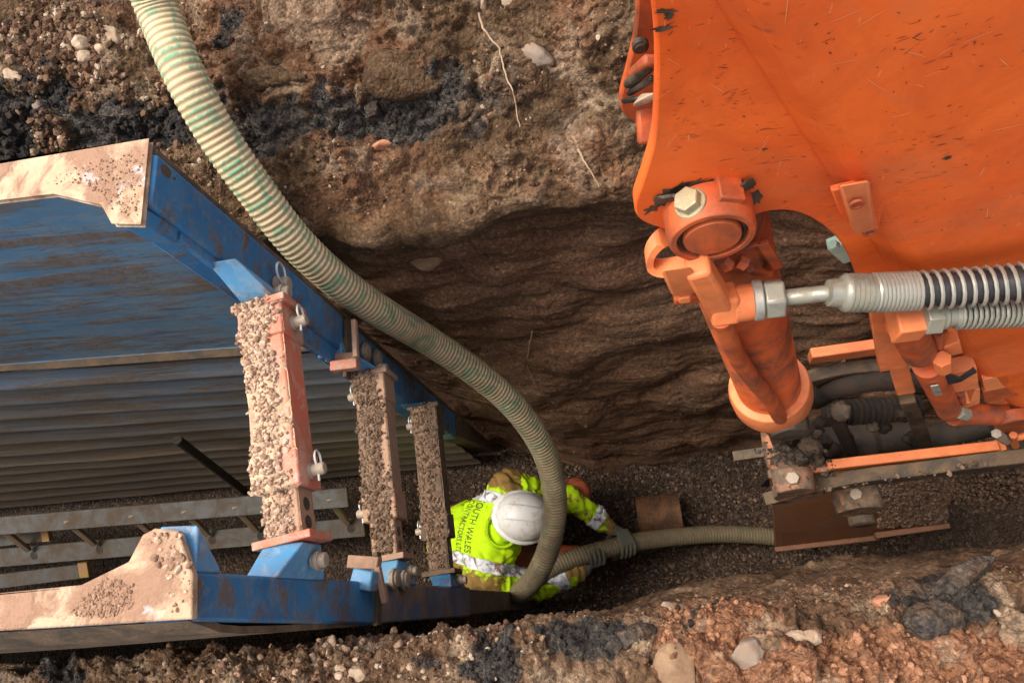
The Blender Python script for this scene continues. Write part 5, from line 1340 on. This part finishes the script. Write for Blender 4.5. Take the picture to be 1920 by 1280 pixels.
shF, shN = Vector((-.685, .545, .715)), Vector((-.815, .135, .69))
elF, haF = Vector((-.42, .50, .52)), P(1158, 1000, d=3.80)
elN, haN = P(1012, 1098, d=3.74), P(1098, 1062, d=3.74)
lat = (shF-shN).normalized(); mid = (shF+shN)/2
pel = Vector((-1.03, .335, .38)); head = Vector((-.572, .368, .835)); neck = mid+Vector((.03, 0, .05))
fwd = Vector((lat.y, -lat.x, 0)).normalized()
hips = [pel+lat*.10+Vector((0, 0, -.05)), pel-lat*.10+Vector((0, 0, -.05))]
knees = [P(1082, 922, d=3.78), Vector((-.42, .20, .36))]
ank = [knees[0]+Vector((-.27, .0, -.34)), knees[1]+Vector((-.27, 0, -.29))]
def limb(mb, *seq):
    for a, b in zip(seq, seq[1:]): blob_hull(mb, a, b)
def hose_at(x, y):
    vx, vy = pix_of(hc); k = int(np.argmin((vx-x)**2+(vy-y)**2+np.where(ss < 3.0, 1e7, 0)*(L[-1] > 3.5))); t = Vector(hc[min(k+5, len(hc)-1)]-hc[max(k-5, 0)]).normalized()
    return Vector(hc[k]), t
def hand(mb, wrist, x, y, palm, wrap, rf=.0085, rp=.0125):
    """gloved hand gripping the hose; palm: (up, near) weights of the palm's side; wrap: +1/-1 sense in which the fingers curl"""
    c, t = hose_at(x, y)
    e1 = Vector((0, 0, 1)); e1 = (e1-t*e1.dot(t)).normalized(); e2 = t.cross(e1)
    if e2.y > 0: e2 = -e2
    ph0 = math.atan2(palm[1], palm[0])
    def rad(ph, r, s): return c+t*s+(e1*math.cos(ph)+e2*math.sin(ph))*r
    # palm
    RR = RH+.006
    ends = []
    for k in range(4):
        s = (k-1.5)*.0205
        kn = rad(ph0+wrap*.62, RR+rp*.75, s*1.05); pb = rad(ph0-wrap*.55, RR+rp, s*.8)
        ends.append((kn, pb))
    for e, e_ in zip(ends, ends[1:]): blob_hull(mb, (e[0], rp*.72), (e[1], rp*.9), (e_[0], rp*.72), (e_[1], rp*.9))
    blob_hull(mb, *[(e[1], rp*.9) for e in ends[1:3]], (wrist, .026))
    lens = [.92, 1.06, 1., .8]
    for k in range(4):
        s = (k-1.5)*.0215; prev = rad(ph0+wrap*.62, RR+rf*1.1, s); a = .62
        for j, da in enumerate((.55, .45, .36)):
            a += da*lens[k]; nx = rad(ph0+wrap*a, RR+rf*.9, s+(k-1.5)*.001); blob_hull(mb, (prev, rf*(1.08-.09*j)), (nx, rf*(1.0-.1*j))); prev = nx
    s = -2.1*.0205; prev = rad(ph0-wrap*.5, RR+rp*.7, -.02)
    for j, (a, sx) in enumerate(((-.95, -.042), (-1.45, -.05), (-1.9, -.052))):
        nx = rad(ph0+wrap*a, RR+rf*1.0, sx); blob_hull(mb, (prev, rf*(1.45-.15*j)), (nx, rf*(1.25-.12*j))); prev = nx
WF, WN = P(1152, 992, d=3.80), P(1098, 1068, d=3.74)

def body_parts(mb, g):
    """g: thickening for clothes"""
    blob_hull(mb, (pel, (.12+g, .165+g, .12+g)), (pel.lerp(mid, .55)+Vector((-.03, 0, .02)), (.115+g, .165+g, .12+g)))
    blob_hull(mb, (pel.lerp(mid, .45)+Vector((-.03, 0, .02)), (.115+g, .16+g, .12+g)), (mid+Vector((-.015, 0, -.055)), (.115+g, .17+g, .115+g)), )
    blob_hull(mb, (shF+Vector((0, -.015, -.01)), .066+g), (mid+Vector((-.03, 0, -.02)), (.10+g, .13+g, .10+g)))
    blob_hull(mb, (shN+Vector((-.01, .015, -.02)), .080+g), (mid+Vector((-.03, 0, -.02)), (.10+g, .13+g, .10+g)))
def arm_parts(mb, g):
    limb(mb, (shF, .062+g), (elF, .046+g), (WF+(elF-WF)*.12, .030+g*.9))
    limb(mb, (shN+Vector((-.01, 0, -.02)), .074+g), (elN, .050+g), (WN+(elN-WN)*.12, .030+g*.9))
# body
mb = MB(); body_parts(mb, 0.); arm_parts(mb, 0.)
limb(mb, (WF+(elF-WF)*.12, .030), (WF, .024)); limb(mb, (WN+(elN-WN)*.12, .030), (WN, .024))
for k in range(2):
    limb(mb, (hips[k], .09), (knees[k], .058), (ank[k], .040)); limb(mb, (ank[k]+Vector((-.03, 0, -.02)), .04), (ank[k]+Vector((.15, 0, -.045)), .034))
limb(mb, (neck+Vector((-.02, 0, -.02)), .062), (head+Vector((-.04, 0, -.05)), .056))
hr = Euler((0, R(42), math.atan2(fwd.y, fwd.x)))          # head bowed forward
hm = hr.to_matrix()
def hp_(x, y, z): return head+hm@Vector((x, y, z))
blob_hull(mb, (hp_(-.015, 0, .02), (.092, .074, .085), hr), (hp_(.03, 0, -.045), (.05, .052, .06), hr))
blob_hull(mb, (hp_(.05, 0, -.085), (.025, .03, .025), hr), (hp_(.0, 0, -.05), (.055, .058, .04), hr))
blob_hull(mb, (hp_(.078, 0, .005), .008), (hp_(.098, 0, -.033), .012))
for sgn in (-1, 1):
    blob_hull(mb, (hp_(-.01, sgn*.076, .0), (.018, .008, .03), hr)); blob_hull(mb, (hp_(.07, sgn*.012, -.036), .008), (hp_(.085, sgn*.008, -.036), .008))
    blob_hull(mb, (hp_(.076, sgn*.012, .02), .009), (hp_(.066, sgn*.045, .018), .009))
    blob_hull(mb, (hp_(.072, sgn*.030, .002), .010))
blob_hull(mb, (hp_(.079, -.02, -.062), .006), (hp_(.079, .02, -.062), .006)); blob_hull(mb, (hp_(.077, -.016, -.072), .007), (hp_(.077, .016, -.072), .007))
hand(mb, WF, 1168, 1020, (.85, -.5), 1, .0058, .0085); hand(mb, WN, 1112, 1036, (-.35, .95), -1, .0058, .0085)
bme = fuse('person', mb, .0065, 3, .4)
PERSON = link_mesh('person', bme, MSKIN, origin=(pel.x, pel.y, 0.)); props(PERSON, 'crouching worker in muddy lime hi-vis jacket and white helmet gripping the hose', 'person')

# jacket
mb = MB(); body_parts(mb, .026); arm_parts(mb, .024)
limb(mb, (neck+Vector((-.03, 0, -.03)), .085), (neck+Vector((.02, 0, .015)), .072))
jme = fuse('jacket', mb, .0062, 10)
V = verts_of(jme); N_ = norms_of(jme)
def seg_t(V, a, b):
    a = np.array(a); b = np.array(b); d = b-a; t = ((V-a)@d)/(d@d); dist = np.linalg.norm(V-(a+np.clip(t, 0, 1)[:, None]*d), axis=1); return t, dist
tF, dF = seg_t(V, shF, elF); tF2, dF2 = seg_t(V, elF, WF); tN, dN = seg_t(V, shN, elN); tN2, dN2 = seg_t(V, elN, WN)
dist_arm = np.minimum.reduce([dF+np.where(tF < .15, .3, 0), dF2, dN+np.where(tN < .15, .3, 0), dN2])
arm = sstep(.13, .085, dist_arm)
la = (V-np.array(mid))@np.array(lat)
# folds: from the shoulders towards the waist, and rings round the sleeves
warp = V+.04*np.stack([fbm(V, 6, 2, .5, 1), fbm(V, 6, 2, .5, 2), fbm(V, 6, 2, .5, 3)], -1)
st = np.stack([warp@np.array([.8, .35, .5])*15, warp@np.array([-.3, 1, 0])*5, warp[:, 2]*5], -1)
fold = np.abs(perlin(st))*.030+fbm(V, 9, 3, .5, 7)*.012
st2 = np.stack([warp@np.array([.85, 0, -.5])*26, warp[:, 1]*8, warp[:, 2]*8], -1)
fold = fold*(1-arm)+arm*(np.abs(perlin(st2))*.032+fbm(V, 14, 3, .5, 8)*.008-.004)
cr1 = perlin(np.stack([warp@np.array([.75, .55, .3])*11, warp@np.array([-.5, .8, .1])*4, warp[:, 2]*4], -1)); cr2 = perlin(np.stack([warp@np.array([.6, -.7, .4])*12+9, warp@np.array([.6, .7, 0])*4, warp[:, 2]*4], -1))
crease = np.exp(-(cr1/.055)**2)*.009+np.exp(-(cr2/.05)**2)*.007
fold = fold-.004-crease+fbm(V, 30, 2, .5, 9)*.002
V2 = V+N_*fold[:, None]
jme.vertices.foreach_set('co', V2.astype(np.float32).ravel()); jme.update()
mud = np.clip(sstep(.14, .26, np.abs(la))*.72*(1-arm)+arm*.20+sstep(.45, .30, V[:, 2])*.6+sstep(.6, 1.05, tF2)*(dF2 < .12)*.5+sstep(.5, 1., tN2)*(dN2 < .12)*.35+sstep(.5, .95, 1-np.abs(tF-.5))*0, 0, 1)
set_attr(jme, 'mud', mud)
jme.polygons.foreach_set('use_smooth', [True]*len(jme.polygons))
bmj = bmesh.new(); bmj.from_mesh(jme); JB = BVHTree.FromBMesh(bmj); bmj.free()
jworld = jme.copy()
JACKET = link_mesh('jacket', jme, MVEST, PERSON)

def band(name, planes, keep, parent, off=.0035):
    """strip of the jacket between cutting planes, lifted off the cloth"""
    bm = bmesh.new(); bm.from_mesh(jworld)
    bmesh.ops.delete(bm, geom=[f for f in bm.faces if not keep(f.calc_center_median())], context='FACES')
    for co_, no in planes:
        bmesh.ops.bisect_plane(bm, geom=bm.verts[:]+bm.edges[:]+bm.faces[:], plane_co=co_, plane_no=no, clear_outer=True)
    bm.normal_update()
    for v in bm.verts: v.co += v.normal*off
    me = bpy.data.meshes.new(name); bm.to_mesh(me); bm.free()
    for p in me.polygons: p.use_smooth = True
    o = link_mesh(name, me, MBAND, parent); s = o.modifiers.new('t', 'SOLIDIFY'); s.thickness = .003; s.offset = 0
    return o
armaxF, armaxN = (WF-elF).normalized(), (WN-elN).normalized()
def not_arm(c):
    return (c-shF).dot((elF-shF).normalized()) < .03 and (c-shN).dot((elN-shN).normalized()) < .03 or c.x < -.80
for s, c in ((1, .155), (-1, .150)):
    q = mid+lat*(s*c)
    band('reflective_band', [(q+lat*.027, lat), (q-lat*.027, -lat)], lambda p: p.z > .50 and p.x < -.50 and (p-mid).dot(Vector((.3, 0, 1))) > -.22, JACKET)
for a, axx, e in ((elF, armaxF, WF), (elN, armaxN, WN)):
    l_ = (e-a).length; f = .62 if e is WF else .50
    band('reflective_band', [(a+axx*(l_*f+.027), axx), (a+axx*(l_*f-.027), -axx)], lambda p, a=a, e=e: ((p-a)-(e-a)*max(0, min(1, (p-a).dot(e-a)/(e-a).length_squared))).length < .10, JACKET)

# lettering on the back
def lettering(txt, px0, px1, h):
    """print laid on the cloth of the back, between two places on it"""
    cu = bpy.data.curves.new('lettering', 'FONT'); cu.body = txt; cu.size = 1.; cu.space_character = 1.04
    o = bpy.data.objects.new('tmp', cu); COL.objects.link(o); me = evaluated(o); bpy.data.objects.remove(o)
    bm = bmesh.new(); bm.from_mesh(me); bmesh.ops.triangulate(bm, faces=bm.faces)
    bmesh.ops.subdivide_edges(bm, edges=[e for e in bm.edges if e.calc_length() > .12], cuts=2)
    xs = [v.co.x for v in bm.verts]; x0 = min(xs); w_ = max(xs)-x0
    dx, dy = px1[0]-px0[0], px1[1]-px0[1]; ln_ = math.hypot(dx, dy); ux, uy = dy/ln_, -dx/ln_
    for v in bm.verts:
        f = (v.co.x-x0)/w_; g = v.co.y*h/.7; cv_ = 7*math.sin(f*math.pi)
        r_ = ray(px0[0]+dx*f+ux*(g-cv_), px0[1]+dy*f+uy*(g-cv_)).normalized(); hit = JB.ray_cast(CAMP, r_)
        if hit[0] is None: hit = JB.find_nearest(CAMP+r_*3.75)
        v.co = hit[0]-r_*.004
    me2 = bpy.data.meshes.new('lettering'); bm.to_mesh(me2); bm.free()
    return link_mesh('lettering', me2, MTEXT, JACKET)
lettering('SOUTH WALES', (899, 934), (870, 1034), 12.5)
lettering('CONTRACTORS LTD', (882, 936), (854, 1036), 9.5)

# collar
mb = MB(); cq = neck+Vector((.01, 0, .02)); 
mb.lathe(cq-Vector((.02, 0, .03)), Vector((.5, 0, .8)), [(0, .085), (.035, .078), (.06, .08), (.06, .07), (.03, .066), (.0, .07)], 28)
o = mb.build('collar', MVEST, JACKET); set_attr(o.data, 'mud', np.full(len(o.data.vertices), .1))
# trousers and boots
mb = MB()
blob_hull(mb, (pel+Vector((0, 0, -.05)), (.14, .18, .13)), (hips[0], .11), (hips[1], .11))
for k in range(2): limb(mb, (hips[k], .112), (knees[k], .075), (ank[k], .058))
tme = fuse('trousers', mb, .009, 8); V = verts_of(tme); V += norms_of(tme)*((np.abs(perlin(V*16))*.018+fbm(V, 9, 3)*.012)[:, None]); tme.vertices.foreach_set('co', V.astype(np.float32).ravel())
link_mesh('trousers', tme, MTROU, PERSON)
for k in range(2):
    mb = MB(); limb(mb, (ank[k]+Vector((0, 0, .03)), .055), (ank[k]+Vector((-.03, 0, -.02)), .05), (ank[k]+Vector((.15, 0, -.045)), .046)); link_mesh('boot', fuse('boot', mb, .008, 4), MBOOT, PERSON)
# gloves
mb = MB(); hand(mb, WF, 1168, 1020, (.85, -.5), 1); limb(mb, (WF+(elF-WF)*.16, .036), (WF, .029)); link_mesh('glove', fuse('glove', mb, .0035, 3, .4), MGLOVE, PERSON)
mb = MB(); hand(mb, WN, 1112, 1036, (-.35, .95), -1); limb(mb, (WN+(elN-WN)*.16, .036), (WN, .030)); link_mesh('glove', fuse('glove', mb, .0035, 3, .4), MGLOVE, PERSON)

# helmet
def helmet():
    nu_, nv = 200, 64; rows = []
    V = []
    for j in range(nv+1):
        v = j/nv; ph = v*math.pi/2*1.04
        for i in range(nu_):
            th = 2*math.pi*i/nu_; c, s = math.cos(th), math.sin(th)
            r = math.sin(min(ph, math.pi/2)); z = math.cos(ph)
            x, y = .128*r*c, .108*r*s
            # raised ribs along the crown
            fd = max(0, min(1, (.93-r)/.08)); rib = 0
            flat = .0055*fd/(1+math.exp((abs(y)-.033)/.0012))
            V.append((x, y, .112*z+rib+flat))
    # brim
    for (k, dz) in ((1.06, -.002), (1.13, -.012), (1.13, -.017), (1.04, -.013)):
        for i in range(nu_):
            th = 2*math.pi*i/nu_; c, s = math.cos(th), math.sin(th)
            pk = 1+max(0, c)**3*.22*(k-1)*8*(1 if k > 1.05 else 0)
            V.append((.128*c*(1+(k-1)*pk if False else k*(1+max(0, c)**3*.16*(1 if k > 1.1 else .5))), .108*s*k, .112*math.cos(math.pi/2*1.04)+dz))
    nr = nv+1+4; Fq = []
    for j in range(nr-1):
        for i in range(nu_):
            a = j*nu_+i; b = j*nu_+(i+1) % nu_; Fq.append((a, a+nu_, b+nu_, b))
    V = np.array(V); Vw = V@np.array(HM).T+np.array(HC)
    me = np_mesh('hard_hat', Vw, Fq); me.validate()
    return link_mesh('hard_hat', me, MHELM, PERSON)
hang = Euler((R(-4), R(24), math.atan2(fwd.y, fwd.x)+R(6))); HM = hang.to_matrix(); HC = P(982, 968, d=3.36)
HAT = helmet()
m = MB(); q = Vector(HC)+HM@Vector((.02, -.1205, -.022)); m.bar(q-HM@Vector((.016, 0, 0)), q+HM@Vector((.016, 0, 0)), .006, .004, (0, 0, 1)); m.build('vent_slot', MGREASE, HAT)
